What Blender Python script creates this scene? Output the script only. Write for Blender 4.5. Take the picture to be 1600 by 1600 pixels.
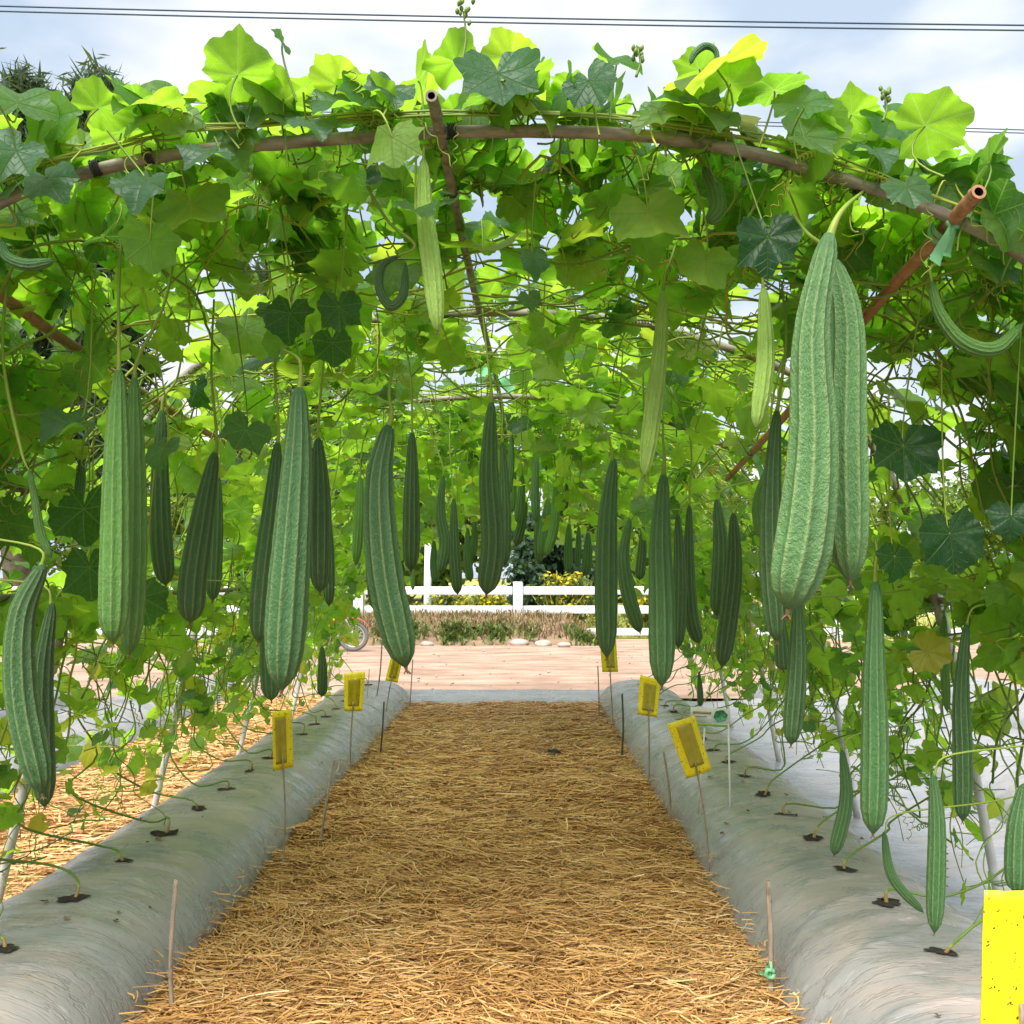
import bpy, math, random
import numpy as np
from mathutils import Vector

random.seed(7)
rng = np.random.default_rng(7)
R = math.radians
S = bpy.context.scene
for o in list(bpy.data.objects):
    bpy.data.objects.remove(o)

# ------------------------------------------------------------------ camera
CH = 1.2          # eye height
F = 1500.0        # focal length in pixels of a 1600 px picture
CX, CY = 812.0, 900.0
cd = bpy.data.cameras.new("camera")
cam = bpy.data.objects.new("camera", cd)
S.collection.objects.link(cam)
cam.location = (0, 0, CH)
cam.rotation_euler = (R(90), 0, 0)
cd.sensor_width = 36
cd.lens = 36 * F / 1600
cd.shift_x = -(CX - 800) / 1600
cd.shift_y = (CY - 800) / 1600
cd.clip_start = 0.05
cd.clip_end = 2000
S.camera = cam

# ------------------------------------------------------------------ sky and sun
SUN_EL, SUN_AZ = 56.0, 202.0      # azimuth: clockwise from +Y, where the sun stands
W = bpy.data.worlds.new("World")
S.world = W
W.use_nodes = True
nt = W.node_tree
nt.nodes.clear()
N = nt.nodes.new
L = nt.links.new
out = N("ShaderNodeOutputWorld")
sky = N("ShaderNodeTexSky")
sky.sky_type = 'NISHITA'
sky.sun_disc = False
sky.sun_elevation = R(SUN_EL)
sky.sun_rotation = R(SUN_AZ)
sky.air_density = 1.0
sky.dust_density = 1.5
bg1 = N("ShaderNodeBackground")
bg1.inputs[1].default_value = 0.11
L(sky.outputs[0], bg1.inputs[0])
tc = N("ShaderNodeTexCoord")
mp = N("ShaderNodeMapping")
mp.inputs['Scale'].default_value = (1.0, 1.0, 2.6)
mp.inputs['Location'].default_value = (0.35, 0.2, 0.1)
L(tc.outputs['Generated'], mp.inputs[0])
n1 = N("ShaderNodeTexNoise")
n1.inputs['Scale'].default_value = 2.3
n1.inputs['Detail'].default_value = 6
n1.inputs['Roughness'].default_value = 0.5
L(mp.outputs[0], n1.inputs['Vector'])
r1 = N("ShaderNodeValToRGB")     # cloud cover
r1.color_ramp.elements[0].position = 0.28
r1.color_ramp.elements[0].color = (0.62, 0.62, 0.62, 1)
r1.color_ramp.elements[1].position = 0.52
r1.color_ramp.elements[1].color = (1, 1, 1, 1)
L(n1.outputs['Fac'], r1.inputs[0])
n2 = N("ShaderNodeTexNoise")
n2.inputs['Scale'].default_value = 3.1
n2.inputs['Detail'].default_value = 5
n2.inputs['Roughness'].default_value = 0.45
L(mp.outputs[0], n2.inputs['Vector'])
r2 = N("ShaderNodeValToRGB")     # cloud colour: grey bases, white tops
r2.color_ramp.elements[0].position = 0.42
r2.color_ramp.elements[0].color = (0.50, 0.61, 0.75, 1)
r2.color_ramp.elements[1].position = 0.60
r2.color_ramp.elements[1].color = (1.0, 1.0, 1.0, 1)
L(n2.outputs['Fac'], r2.inputs[0])
bg2 = N("ShaderNodeBackground")
bg2.inputs[1].default_value = 0.58
L(r2.outputs[0], bg2.inputs[0])
mx = N("ShaderNodeMixShader")
L(r1.outputs[0], mx.inputs[0])
L(bg1.outputs[0], mx.inputs[1])
L(bg2.outputs[0], mx.inputs[2])
L(mx.outputs[0], out.inputs[0])

sl = bpy.data.lights.new("sun", 'SUN')
sl.energy = 3.5
sl.angle = R(45)
sl.color = (1.0, 0.955, 0.88)
sun = bpy.data.objects.new("sun", sl)
S.collection.objects.link(sun)
sd = Vector((math.sin(R(SUN_AZ)) * math.cos(R(SUN_EL)), math.cos(R(SUN_AZ)) * math.cos(R(SUN_EL)), math.sin(R(SUN_EL))))
sun.rotation_euler = sd.to_track_quat('Z', 'Y').to_euler()
sun.location = sd * 40

S.view_settings.view_transform = 'Standard'
S.view_settings.look = 'None'
S.view_settings.exposure = 1.1
S.view_settings.gamma = 1.0
S.view_settings.use_curve_mapping = False
S.render.engine = 'CYCLES'
c = S.cycles
c.max_bounces = 8
c.diffuse_bounces = 4
c.glossy_bounces = 2
c.transmission_bounces = 5
c.transparent_max_bounces = 6
c.caustics_reflective = False
c.caustics_refractive = False
c.sample_clamp_indirect = 6
c.use_denoising = True
c.use_adaptive_sampling = True
c.adaptive_threshold = 0.015


def P(px, py, d):
    return np.array(((px - CX) / F * d, d, CH - (py - CY) / F * d))


# ------------------------------------------------------------------ helpers
def tag(o, label=None, cat=None, group=None, kind=None):
    if label: o["label"] = label
    if cat: o["category"] = cat
    if group: o["group"] = group
    if kind: o["kind"] = kind
    return o


def empty(name, loc):
    o = bpy.data.objects.new(name, None)
    o.empty_display_size = 0.05
    o.location = tuple(float(x) for x in loc)
    S.collection.objects.link(o)
    return o


class MB:
    """collects vertices, faces and point attributes, and links them as one mesh"""

    def __init__(s):
        s.v, s.f, s.n, s.mi = [], [], 0, []
        s.at = {}

    def add(s, v, faces, mat=0, **attrs):
        v = np.asarray(v, dtype=np.float64).reshape(-1, 3)
        for fa in faces:
            fa = np.asarray(fa, dtype=np.int64)
            if len(fa):
                s.f.append(fa + s.n)
                s.mi.append(np.full(len(fa), mat, dtype=np.int32))
        for k, a in attrs.items():
            a = np.asarray(a, dtype=np.float32)
            if a.ndim == 0: a = np.full(len(v), a, dtype=np.float32)
            s.at.setdefault(k, []).append((s.n, a))
        s.v.append(v)
        s.n += len(v)
        return s

    def build(s, name, mats, parent=None, smooth=True):
        if not isinstance(mats, (list, tuple)): mats = [mats]
        me = bpy.data.meshes.new(name)
        v = np.concatenate(s.v) if s.v else np.zeros((0, 3))
        if parent is not None:
            v = v - np.array(parent.matrix_world.translation if parent.parent else parent.location)
            if parent.parent: v = v - np.array(parent.parent.location)
        me.vertices.add(len(v))
        me.vertices.foreach_set("co", v.astype(np.float32).ravel())
        loops = np.concatenate([f.ravel() for f in s.f])
        tot = np.concatenate([np.full(len(f), f.shape[1], dtype=np.int32) for f in s.f])
        start = np.concatenate(([0], np.cumsum(tot)[:-1])).astype(np.int32)
        me.loops.add(len(loops))
        me.loops.foreach_set("vertex_index", loops.astype(np.int32))
        me.polygons.add(len(tot))
        me.polygons.foreach_set("loop_start", start)
        me.polygons.foreach_set("loop_total", tot)
        me.polygons.foreach_set("material_index", np.concatenate(s.mi))
        if smooth: me.polygons.foreach_set("use_smooth", np.ones(len(tot), dtype=bool))
        for m in mats: me.materials.append(m)
        for k, parts in s.at.items():
            dim = parts[0][1].ndim
            full = np.zeros((len(v), 3) if dim == 2 else len(v), dtype=np.float32)
            for st, a in parts: full[st:st + len(a)] = a
            t = me.attributes.new(k, 'FLOAT_VECTOR' if dim == 2 else 'FLOAT', 'POINT')
            t.data.foreach_set("vector" if dim == 2 else "value", full.ravel())
        me.update(calc_edges=True)
        me.validate()
        o = bpy.data.objects.new(name, me)
        S.collection.objects.link(o)
        if parent is not None: o.parent = parent
        return o


def nrm(a):
    return a / np.maximum(np.linalg.norm(a, axis=-1, keepdims=True), 1e-9)


def tubes(P_, r, ns=5, caps=True):
    """P_ (n,k,3) centre lines, r (n,k) radii -> verts, faces"""
    P_ = np.asarray(P_, dtype=float)
    if P_.ndim == 2: P_ = P_[None]
    n, k, _ = P_.shape
    r = np.broadcast_to(np.asarray(r, dtype=float), (n, k))
    t = nrm(np.gradient(P_, axis=1))
    ref = np.tile(np.array([0.13, 0.97, 0.21]), (n, 1))
    mean = nrm(P_[:, -1] - P_[:, 0])
    bad = np.abs((mean * nrm(ref)).sum(-1)) > 0.8
    ref[bad] = (0.95, 0.1, 0.3)
    u = nrm(np.cross(t, ref[:, None, :]))
    w = np.cross(t, u)
    a = np.arange(ns) / ns * 2 * math.pi
    ring = u[:, :, None, :] * np.cos(a)[None, None, :, None] + w[:, :, None, :] * np.sin(a)[None, None, :, None]
    v = P_[:, :, None, :] + ring * r[:, :, None, None]
    idx = np.arange(n * k * ns).reshape(n, k, ns)
    q = np.stack([idx[:, :-1], np.roll(idx[:, :-1], -1, 2), np.roll(idx[:, 1:], -1, 2), idx[:, 1:]], -1).reshape(-1, 4)
    faces = [q]
    if caps and ns >= 3:
        faces.append(idx[:, 0, ::-1].reshape(-1, ns))
        faces.append(idx[:, -1].reshape(-1, ns))
    return v.reshape(-1, 3), faces


def box(mb, c, sx, sy, sz, mat=0, rot=None, bev=0.0):
    """box with chamfered edges"""
    b = min(bev, sx * .45, sy * .45, sz * .45)
    hs = np.array((sx, sy, sz)) / 2
    if b <= 0:
        v = np.array([(x, y, z) for x in (-1, 1) for y in (-1, 1) for z in (-1, 1)], float) * hs
        f4 = [(0, 1, 3, 2), (4, 6, 7, 5), (0, 4, 5, 1), (2, 3, 7, 6), (0, 2, 6, 4), (1, 5, 7, 3)]
        faces = [np.array(f4)]
    else:
        vs, ix = [], {}
        for ax in range(3):
            for sg in (-1, 1):
                for i in (-1, 1):
                    for j in (-1, 1):
                        p = np.zeros(3)
                        o1, o2 = (ax + 1) % 3, (ax + 2) % 3
                        p[ax] = sg * hs[ax]; p[o1] = i * (hs[o1] - b); p[o2] = j * (hs[o2] - b)
                        key = (ax, tuple(int(np.sign(q)) for q in p))
                        ix[key] = len(vs); vs.append(p)
        v = np.array(vs)
        f4, f3 = [], []
        for ax in range(3):
            o1, o2 = (ax + 1) % 3, (ax + 2) % 3
            for sg in (-1, 1):
                q = []
                for i, j in ((-1, -1), (1, -1), (1, 1), (-1, 1)):
                    s_ = [0, 0, 0]; s_[ax] = sg; s_[o1] = i; s_[o2] = j
                    q.append(ix[(ax, tuple(s_))])
                f4.append(q if sg > 0 else q[::-1])
        for ax in range(3):
            o1, o2 = (ax + 1) % 3, (ax + 2) % 3
            for i in (-1, 1):
                for j in (-1, 1):
                    a_ = [0, 0, 0]; a_[o1] = i; a_[o2] = j
                    lo = list(a_); lo[ax] = -1; hi = list(a_); hi[ax] = 1
                    q = [ix[(o1, tuple(lo))], ix[(o1, tuple(hi))], ix[(o2, tuple(hi))], ix[(o2, tuple(lo))]]
                    f4.append(q)
        for sx_ in (-1, 1):
            for sy_ in (-1, 1):
                for sz_ in (-1, 1):
                    s_ = (sx_, sy_, sz_)
                    f3.append([ix[(0, s_)], ix[(1, s_)], ix[(2, s_)]])
        faces = [np.array(f4), np.array(f3)]
    if rot is not None: v = v @ np.asarray(rot).T
    mb.add(v + np.asarray(c, float), faces, mat)


def rotm(axis, a):
    c_, s_ = math.cos(a), math.sin(a)
    if axis == 'x': return np.array([[1, 0, 0], [0, c_, -s_], [0, s_, c_]])
    if axis == 'y': return np.array([[c_, 0, s_], [0, 1, 0], [-s_, 0, c_]])
    return np.array([[c_, -s_, 0], [s_, c_, 0], [0, 0, 1]])


def vnoise(x, y, seed=0):
    xi, yi = np.floor(x).astype(np.int64), np.floor(y).astype(np.int64)
    fx, fy = x - xi, y - yi
    fx = fx * fx * (3 - 2 * fx); fy = fy * fy * (3 - 2 * fy)

    def h(a, b):
        q = (a * 374761393 + b * 668265263 + seed * 1442695041) & 0x7fffffff
        q = ((q ^ (q >> 13)) * 1274126177) & 0x7fffffff
        return ((q ^ (q >> 16)) & 0xffff) / 65535.0
    return (h(xi, yi) * (1 - fx) + h(xi + 1, yi) * fx) * (1 - fy) + (h(xi, yi + 1) * (1 - fx) + h(xi + 1, yi + 1) * fx) * fy


def fbm(x, y, oct=4, seed=0):
    t, a = 0, 0.5
    for i in range(oct):
        t = t + a * vnoise(x * 2 ** i, y * 2 ** i, seed + i)
        a *= 0.5
    return t


def grid(mb, xs, ys, zf, mat=0, **at):
    X, Y = np.meshgrid(xs, ys)
    Z = zf(X, Y)
    idx = np.arange(X.size).reshape(X.shape)
    q = np.stack([idx[:-1, :-1], idx[:-1, 1:], idx[1:, 1:], idx[1:, :-1]], -1).reshape(-1, 4)
    mb.add(np.stack([X, Y, Z], -1).reshape(-1, 3), [q], mat, **at)


def catmull(pts, n):
    p = np.asarray(pts, float)
    p = np.vstack([2 * p[0] - p[1], p, 2 * p[-1] - p[-2]])
    m = len(p) - 3
    u = np.linspace(0, m - 1e-6, n)
    i = np.floor(u).astype(int); t = (u - i)[:, None]
    a, b, c_, d = p[i], p[i + 1], p[i + 2], p[i + 3]
    return 0.5 * (2 * b + (c_ - a) * t + (2 * a - 5 * b + 4 * c_ - d) * t ** 2 + (3 * b - a - 3 * c_ + d) * t ** 3)


# ------------------------------------------------------------------ materials
class Mat:
    def __init__(s, name):
        s.m = bpy.data.materials.new(name)
        s.m.use_nodes = True
        s.t = s.m.node_tree
        s.t.nodes.clear()
        s.out = s.n('ShaderNodeOutputMaterial')

    def n(s, kind, **kw):
        x = s.t.nodes.new(kind)
        for k, v in kw.items(): setattr(x, k, v)
        return x

    def l(s, a, b): s.t.links.new(a, b)

    def attr(s, name, kind='GEOMETRY'):
        return s.n('ShaderNodeAttribute', attribute_name=name, attribute_type=kind)

    def noise(s, scale, detail=4, rough=0.5, vec=None, mapscale=None):
        x = s.n('ShaderNodeTexNoise')
        x.inputs['Scale'].default_value = scale
        x.inputs['Detail'].default_value = detail
        x.inputs['Roughness'].default_value = rough
        if vec is None: vec = s.n('ShaderNodeTexCoord').outputs['Object']
        if mapscale is not None:
            m = s.n('ShaderNodeMapping'); m.inputs['Scale'].default_value = mapscale
            s.l(vec, m.inputs[0]); vec = m.outputs[0]
        s.l(vec, x.inputs['Vector'])
        return x.outputs['Fac']

    def ramp(s, fac, stops):
        x = s.n('ShaderNodeValToRGB')
        e = x.color_ramp.elements
        while len(e) < len(stops): e.new(0.5)
        for el, (p, col) in zip(e, stops):
            el.position = p
            el.color = tuple(col) + (1,) if len(col) == 3 else col
        s.l(fac, x.inputs[0])
        return x.outputs[0]

    def math(s, op, a, b=None, c_=None, clamp=False):
        x = s.n('ShaderNodeMath', operation=op, use_clamp=clamp)
        for i, q in enumerate((a, b, c_)):
            if q is None: continue
            if isinstance(q, (int, float)): x.inputs[i].default_value = q
            else: s.l(q, x.inputs[i])
        return x.outputs[0]

    def mix(s, fac, a, b, mode='MIX'):
        x = s.n('ShaderNodeMix', data_type='RGBA', blend_type=mode)
        for sock, q in ((x.inputs[0], fac), (x.inputs[6], a), (x.inputs[7], b)):
            if isinstance(q, (int, float)): sock.default_value = q
            elif isinstance(q, (tuple, list)): sock.default_value = tuple(q) + (1,) if len(q) == 3 else q
            else: s.l(q, sock)
        return x.outputs[2]

    def bump(s, h, strength=0.3, dist=0.01):
        x = s.n('ShaderNodeBump')
        x.inputs['Strength'].default_value = strength
        x.inputs['Distance'].default_value = dist
        s.l(h, x.inputs['Height'])
        return x.outputs[0]

    def bsdf(s, col, rough=0.6, bump=None, spec=0.5, **kw):
        b = s.n('ShaderNodeBsdfPrincipled')
        for sock, q in ((b.inputs['Base Color'], col), (b.inputs['Roughness'], rough)):
            if isinstance(q, (int, float)): sock.default_value = q
            elif isinstance(q, (tuple, list)): sock.default_value = tuple(q) + (1,)
            else: s.l(q, sock)
        b.inputs['Specular IOR Level'].default_value = spec
        for k, v in kw.items(): b.inputs[k].default_value = v
        if bump is not None: s.l(bump, b.inputs['Normal'])
        return b.outputs[0]

    def done(s, sh):
        s.l(sh, s.out.inputs[0])
        return s.m


def mat_leaf():
    m = Mat("leaf")
    co = m.attr("leafco").outputs['Vector']
    tint = m.attr("tint").outputs['Fac']
    sep = m.n('ShaderNodeSeparateXYZ'); m.l(co, sep.inputs[0])
    x, y = sep.outputs[0], sep.outputs[1]
    ang = m.math('ARCTAN2', x, y)
    r = m.math('SQRT', m.math('ADD', m.math('MULTIPLY', x, x), m.math('MULTIPLY', y, y)))
    A = R(48)
    pp = m.math('PINGPONG', m.math('ADD', ang, A * 8), A / 2)        # angular distance to nearest main vein
    dist = m.math('MULTIPLY', r, m.math('SINE', pp))
    vein = m.math('SUBTRACT', 1.0, m.math('DIVIDE', dist, 0.022, clamp=True), clamp=True)
    sec = m.math('PINGPONG', m.math('SUBTRACT', m.math('MULTIPLY', r, 1.0), m.math('MULTIPLY', dist, 0.9)), 0.085)
    vein2 = m.math('MULTIPLY', m.math('SUBTRACT', 1.0, m.math('DIVIDE', sec, 0.014, clamp=True), clamp=True), 0.55)
    v = m.math('MAXIMUM', vein, vein2)
    ob = m.n('ShaderNodeTexCoord').outputs['Object']
    mott = m.noise(38, 3, 0.6, ob)
    up = m.ramp(tint, [(0.0, (0.016, 0.066, 0.034)), (0.06, (0.022, 0.080, 0.040)), (0.13, (0.085, 0.185, 0.125)), (0.22, (0.080, 0.180, 0.095)), (0.45, (0.075, 0.185, 0.055)), (0.8, (0.11, 0.23, 0.035)), (1.0, (0.28, 0.26, 0.03))])  # pale bluish low-tint stops put sky sheen into the upper face colour
    up = m.mix(m.math('MULTIPLY', v, 0.45), up, (0.16, 0.26, 0.10))
    lo = m.ramp(tint, [(0.0, (0.08, 0.17, 0.06)), (0.5, (0.16, 0.29, 0.05)), (0.8, (0.20, 0.34, 0.045)), (1.0, (0.33, 0.29, 0.05))])
    lo = m.mix(m.math('MULTIPLY', v, 0.75), lo, (0.24, 0.32, 0.12))
    geo = m.n('ShaderNodeNewGeometry')
    col = m.mix(geo.outputs['Backfacing'], up, lo)
    col = m.mix(0.35, col, m.ramp(mott, [(0.3, (0.45, 0.5, 0.4)), (0.7, (1, 1, 1))]), 'MULTIPLY')
    tr = m.ramp(tint, [(0.0, (0.08, 0.24, 0.02)), (0.12, (0.18, 0.42, 0.04)), (0.3, (0.36, 0.70, 0.03)), (0.5, (0.45, 0.79, 0.035)), (0.8, (0.56, 0.82, 0.04)), (1.0, (0.86, 0.72, 0.08))])
    tr = m.mix(m.math('MULTIPLY', v, 0.55), tr, (0.55, 0.85, 0.22))
    tr = m.mix(0.4, tr, m.ramp(mott, [(0.3, (0.55, 0.6, 0.5)), (0.7, (1, 1, 1))]), 'MULTIPLY')
    spot = m.math('MULTIPLY', m.ramp(m.noise(95, 2, 0.5, ob), [(0.70, (0, 0, 0)), (0.75, (1, 1, 1))]), 0.6)
    col = m.mix(spot, col, (0.30, 0.24, 0.07)); tr = m.mix(spot, tr, (0.55, 0.36, 0.05))
    h = m.math('SUBTRACT', m.math('MULTIPLY', m.noise(60, 2, 0.5, ob), 0.6), m.math('MULTIPLY', v, 1.1))
    bp = m.bump(h, 0.55, 0.005)
    ro = m.mix(geo.outputs['Backfacing'], (0.38,) * 3, (0.6,) * 3)
    b = m.bsdf(col, ro, bp, 0.42)
    t = m.n('ShaderNodeBsdfTranslucent')
    m.l(tr, t.inputs[0])
    ms = m.n('ShaderNodeMixShader'); ms.inputs[0].default_value = 0.62
    m.l(b, ms.inputs[1]); m.l(t.outputs[0], ms.inputs[2])
    return m.done(ms.outputs[0])


def mat_stem():
    m = Mat("vine_stem")
    t = m.attr("tint").outputs['Fac']
    col = m.ramp(t, [(0, (0.07, 0.14, 0.025)), (0.5, (0.17, 0.27, 0.035)), (0.8, (0.36, 0.40, 0.05)), (1, (0.36, 0.24, 0.08))])
    return m.done(m.bsdf(col, 0.5, None, 0.4))


def mat_gourd():
    m = Mat("gourd_skin")
    rid = m.attr("ridge").outputs['Fac']
    g = m.attr("along").outputs['Vector']
    oi = m.n('ShaderNodeObjectInfo').outputs['Color']
    ob = m.n('ShaderNodeTexCoord').outputs['Object']
    wr = m.noise(1.0, 3, 0.6, g, (5.0, 95.0, 1.0))          # fine creases running across
    wr2 = m.noise(1.0, 2, 0.5, g, (16.0, 260.0, 1.0))
    big = m.noise(14, 3, 0.55, ob)
    col = m.mix(m.math('MULTIPLY', m.ramp(wr, [(0.35, (0, 0, 0)), (0.7, (1, 1, 1))]), 0.45), oi, m.mix(0.40, oi, (0.17, 0.33, 0.11)))
    col = m.mix(m.ramp(big, [(0.4, (0, 0, 0)), (0.75, (0.5, 0.5, 0.5))]), col, m.mix(0.5, col, (0.03, 0.07, 0.03)))
    crest = m.math('POWER', rid, 5.5)
    col = m.mix(m.math('MULTIPLY', crest, 0.75), col, m.mix(0.45, oi, (0.46, 0.52, 0.22)))
    scar = m.ramp(m.noise(1.0, 3, 0.6, g, (1.6, 7.0, 3.1)), [(0.69, (0, 0, 0)), (0.75, (1, 1, 1))])
    col = m.mix(m.math('MULTIPLY', m.math('MULTIPLY', scar, rid), 0.8), col, (0.20, 0.135, 0.06))
    spk = m.noise(240, 1, 0.5, ob)
    col = m.mix(m.math('MULTIPLY', m.math('GREATER_THAN', spk, 0.71), 0.35), col, (0.35, 0.45, 0.25))
    h = m.math('ADD', m.math('MULTIPLY', wr, 0.9), m.math('MULTIPLY', wr2, 0.35))
    return m.done(m.bsdf(col, 0.48, m.bump(h, 0.8, 0.007), 0.38))


def mat_simple(name, stops, scale, rough=0.7, bump=0.3, dist=0.005, detail=5, mapscale=None, spec=0.4, bscale=None):
    m = Mat(name)
    nz = m.noise(scale, detail, 0.6, None, mapscale)
    col = m.ramp(nz, stops)
    h = nz if bscale is None else m.noise(bscale, 4, 0.6, None, mapscale)
    return m.done(m.bsdf(col, rough, m.bump(h, bump, dist), spec))


def mat_film(name, dirt=0.6, base=(0.33, 0.345, 0.36)):
    m = Mat(name)
    ob = m.n('ShaderNodeTexCoord').outputs['Object']
    wob = m.n('ShaderNodeTexNoise'); wob.inputs['Scale'].default_value = 1.3; wob.inputs['Detail'].default_value = 2
    m.l(ob, wob.inputs['Vector'])
    vm = m.n('ShaderNodeVectorMath', operation='MULTIPLY_ADD'); vm.inputs[1].default_value = (0.30, 0.30, 0.1)
    m.l(wob.outputs['Color'], vm.inputs[0]); m.l(ob, vm.inputs[2])
    wv = vm.outputs[0]
    a = m.noise(1.0, 3, 0.5, wv, (2.2, 7.0, 4.0))        # broad folds running across the bed
    b = m.noise(1.0, 4, 0.6, wv, (2.2, 15.0, 6.0))      # source of the thin creases
    b2 = m.noise(1.0, 3, 0.55, wv, (4.0, 30.0, 12.0))
    sp = m.noise(4.2, 6, 0.65, ob)
    patch = m.ramp(m.noise(1.7, 3, 0.5, ob), [(0.42, (0, 0, 0)), (0.58, (1, 1, 1))])
    crease = m.ramp(m.math('ABSOLUTE', m.math('SUBTRACT', b, 0.5)), [(0.0, (1, 1, 1)), (0.022, (0, 0, 0))])
    crease2 = m.ramp(m.math('ABSOLUTE', m.math('SUBTRACT', b2, 0.5)), [(0.0, (1, 1, 1)), (0.05, (0, 0, 0))])
    cr = m.math('MAXIMUM', crease, m.math('MULTIPLY', m.math('MULTIPLY', crease2, patch), 0.45))
    geo = m.n('ShaderNodeNewGeometry')
    sz = m.n('ShaderNodeSeparateXYZ'); m.l(geo.outputs['Normal'], sz.inputs[0])
    top = m.ramp(sz.outputs[2], [(0.55, (0, 0, 0)), (0.95, (1, 1, 1))])      # dust settles where the film lies flat
    col = m.mix(m.ramp(a, [(0.3, (0, 0, 0)), (0.7, (1, 1, 1))]), tuple(x * 0.82 for x in base), tuple(x * 1.16 for x in base))
    d = m.math('MULTIPLY', m.ramp(sp, [(0.38, (0, 0, 0)), (0.60, (1, 1, 1))]), top)
    col = m.mix(m.math('MULTIPLY', d, dirt), col, (0.43, 0.35, 0.325))
    col = m.mix(m.math('MULTIPLY', cr, 0.24), col, (0.14, 0.125, 0.11))
    spots = m.ramp(m.noise(19, 3, 0.6, ob), [(0.68, (0, 0, 0)), (0.74, (1, 1, 1))])
    col = m.mix(m.math('MULTIPLY', spots, 0.55), col, (0.34, 0.23, 0.15))
    painted_glint = m.ramp(m.noise(1.0, 2, 0.5, wv, (9.0, 60.0, 20.0)), [(0.66, (0, 0, 0)), (0.72, (1, 1, 1))])  # bright glints on the folds, painted into the film colour
    col = m.mix(m.math('MULTIPLY', m.math('MULTIPLY', painted_glint, patch), 0.30), col, (0.75, 0.75, 0.78))
    ro = m.ramp(sp, [(0.35, (0.19,) * 3), (0.7, (0.42,) * 3)])
    h = m.math('SUBTRACT', m.math('ADD', m.math('MULTIPLY', a, 1.2), m.math('MULTIPLY', m.math('MULTIPLY', b2, patch), 0.30)), m.math('MULTIPLY', cr, 0.30))
    return m.done(m.bsdf(col, ro, m.bump(h, 0.38, 0.018), 0.55))


def mat_bamboo(name, c1, c2, c3):
    m = Mat(name)
    al = m.attr("along").outputs['Vector']
    a = m.noise(1.0, 5, 0.65, al, (3.0, 9.0, 1.0))
    ob = m.n('ShaderNodeTexCoord').outputs['Object']
    b = m.noise(30, 4, 0.6, ob)
    st = m.noise(1.0, 3, 0.5, al, (40.0, 2.0, 1.0))
    col = m.ramp(a, [(0.3, c1), (0.5, c2), (0.72, c3)])
    col = m.mix(m.math('MULTIPLY', m.ramp(b, [(0.55, (0, 0, 0)), (0.68, (1, 1, 1))]), 0.5), col, tuple(x * 0.35 for x in c1))
    col = m.mix(0.3, col, m.ramp(st, [(0.3, (0.5, 0.5, 0.5)), (0.7, (1, 1, 1))]), 'MULTIPLY')
    return m.done(m.bsdf(col, 0.55, m.bump(m.math('ADD', st, b), 0.3, 0.002), 0.35))


def mat_flat(name, col, rough=0.5, spec=0.4, var=0.15, scale=25, **kw):
    m = Mat(name)
    nz = m.noise(scale, 4, 0.6)
    cc = m.mix(1.0, col, m.ramp(nz, [(0.3, (1 - var,) * 3), (0.7, (1, 1, 1))]), 'MULTIPLY')
    return m.done(m.bsdf(cc, rough, m.bump(nz, 0.1, 0.002), spec, **kw))


def mat_straw():
    m = Mat("straw")
    t = m.attr("tint").outputs['Fac']
    col = m.ramp(t, [(0, (0.20, 0.088, 0.032)), (0.35, (0.44, 0.222, 0.072)), (0.7, (0.63, 0.36, 0.128)), (1, (0.77, 0.56, 0.29))])
    return m.done(m.bsdf(col, 0.5, None, 0.35))


def mat_foliage(name, a, b, c_):
    m = Mat(name)
    t = m.attr("tint").outputs['Fac']
    col = m.ramp(t, [(0, a), (0.5, b), (1, c_)])
    bs = m.bsdf(col, 0.6, None, 0.3)
    tr = m.n('ShaderNodeBsdfTranslucent')
    m.l(m.mix(0.5, col, (0.3, 0.4, 0.05)), tr.inputs[0])
    ms = m.n('ShaderNodeMixShader'); ms.inputs[0].default_value = 0.25
    m.l(bs, ms.inputs[1]); m.l(tr.outputs[0], ms.inputs[2])
    return m.done(ms.outputs[0])


def mat_trap():
    m = Mat("trap_yellow")
    ob = m.n('ShaderNodeTexCoord').outputs['Object']
    sp = m.noise(130, 2, 0.5, ob)
    nz = m.noise(18, 3, 0.5, ob)
    col = m.ramp(nz, [(0.3, (0.80, 0.63, 0.006)), (0.7, (0.90, 0.74, 0.010))])
    col = m.mix(m.math('GREATER_THAN', sp, 0.675), col, (0.05, 0.035, 0.01))
    return m.done(m.bsdf(col, 0.35, m.bump(nz, 0.2, 0.003), 0.5))


def mat_glue():
    m = Mat("trap_glue")
    ob = m.n('ShaderNodeTexCoord').outputs['Object']
    sp = m.noise(170, 2, 0.5, ob)
    nz = m.noise(22, 4, 0.6, ob)
    col = m.ramp(nz, [(0.3, (0.30, 0.24, 0.006)), (0.7, (0.46, 0.37, 0.012))])
    col = m.mix(m.math('GREATER_THAN', sp, 0.70), col, (0.04, 0.03, 0.01))
    return m.done(m.bsdf(col, 0.2, m.bump(nz, 0.3, 0.004), 0.6))


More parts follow.
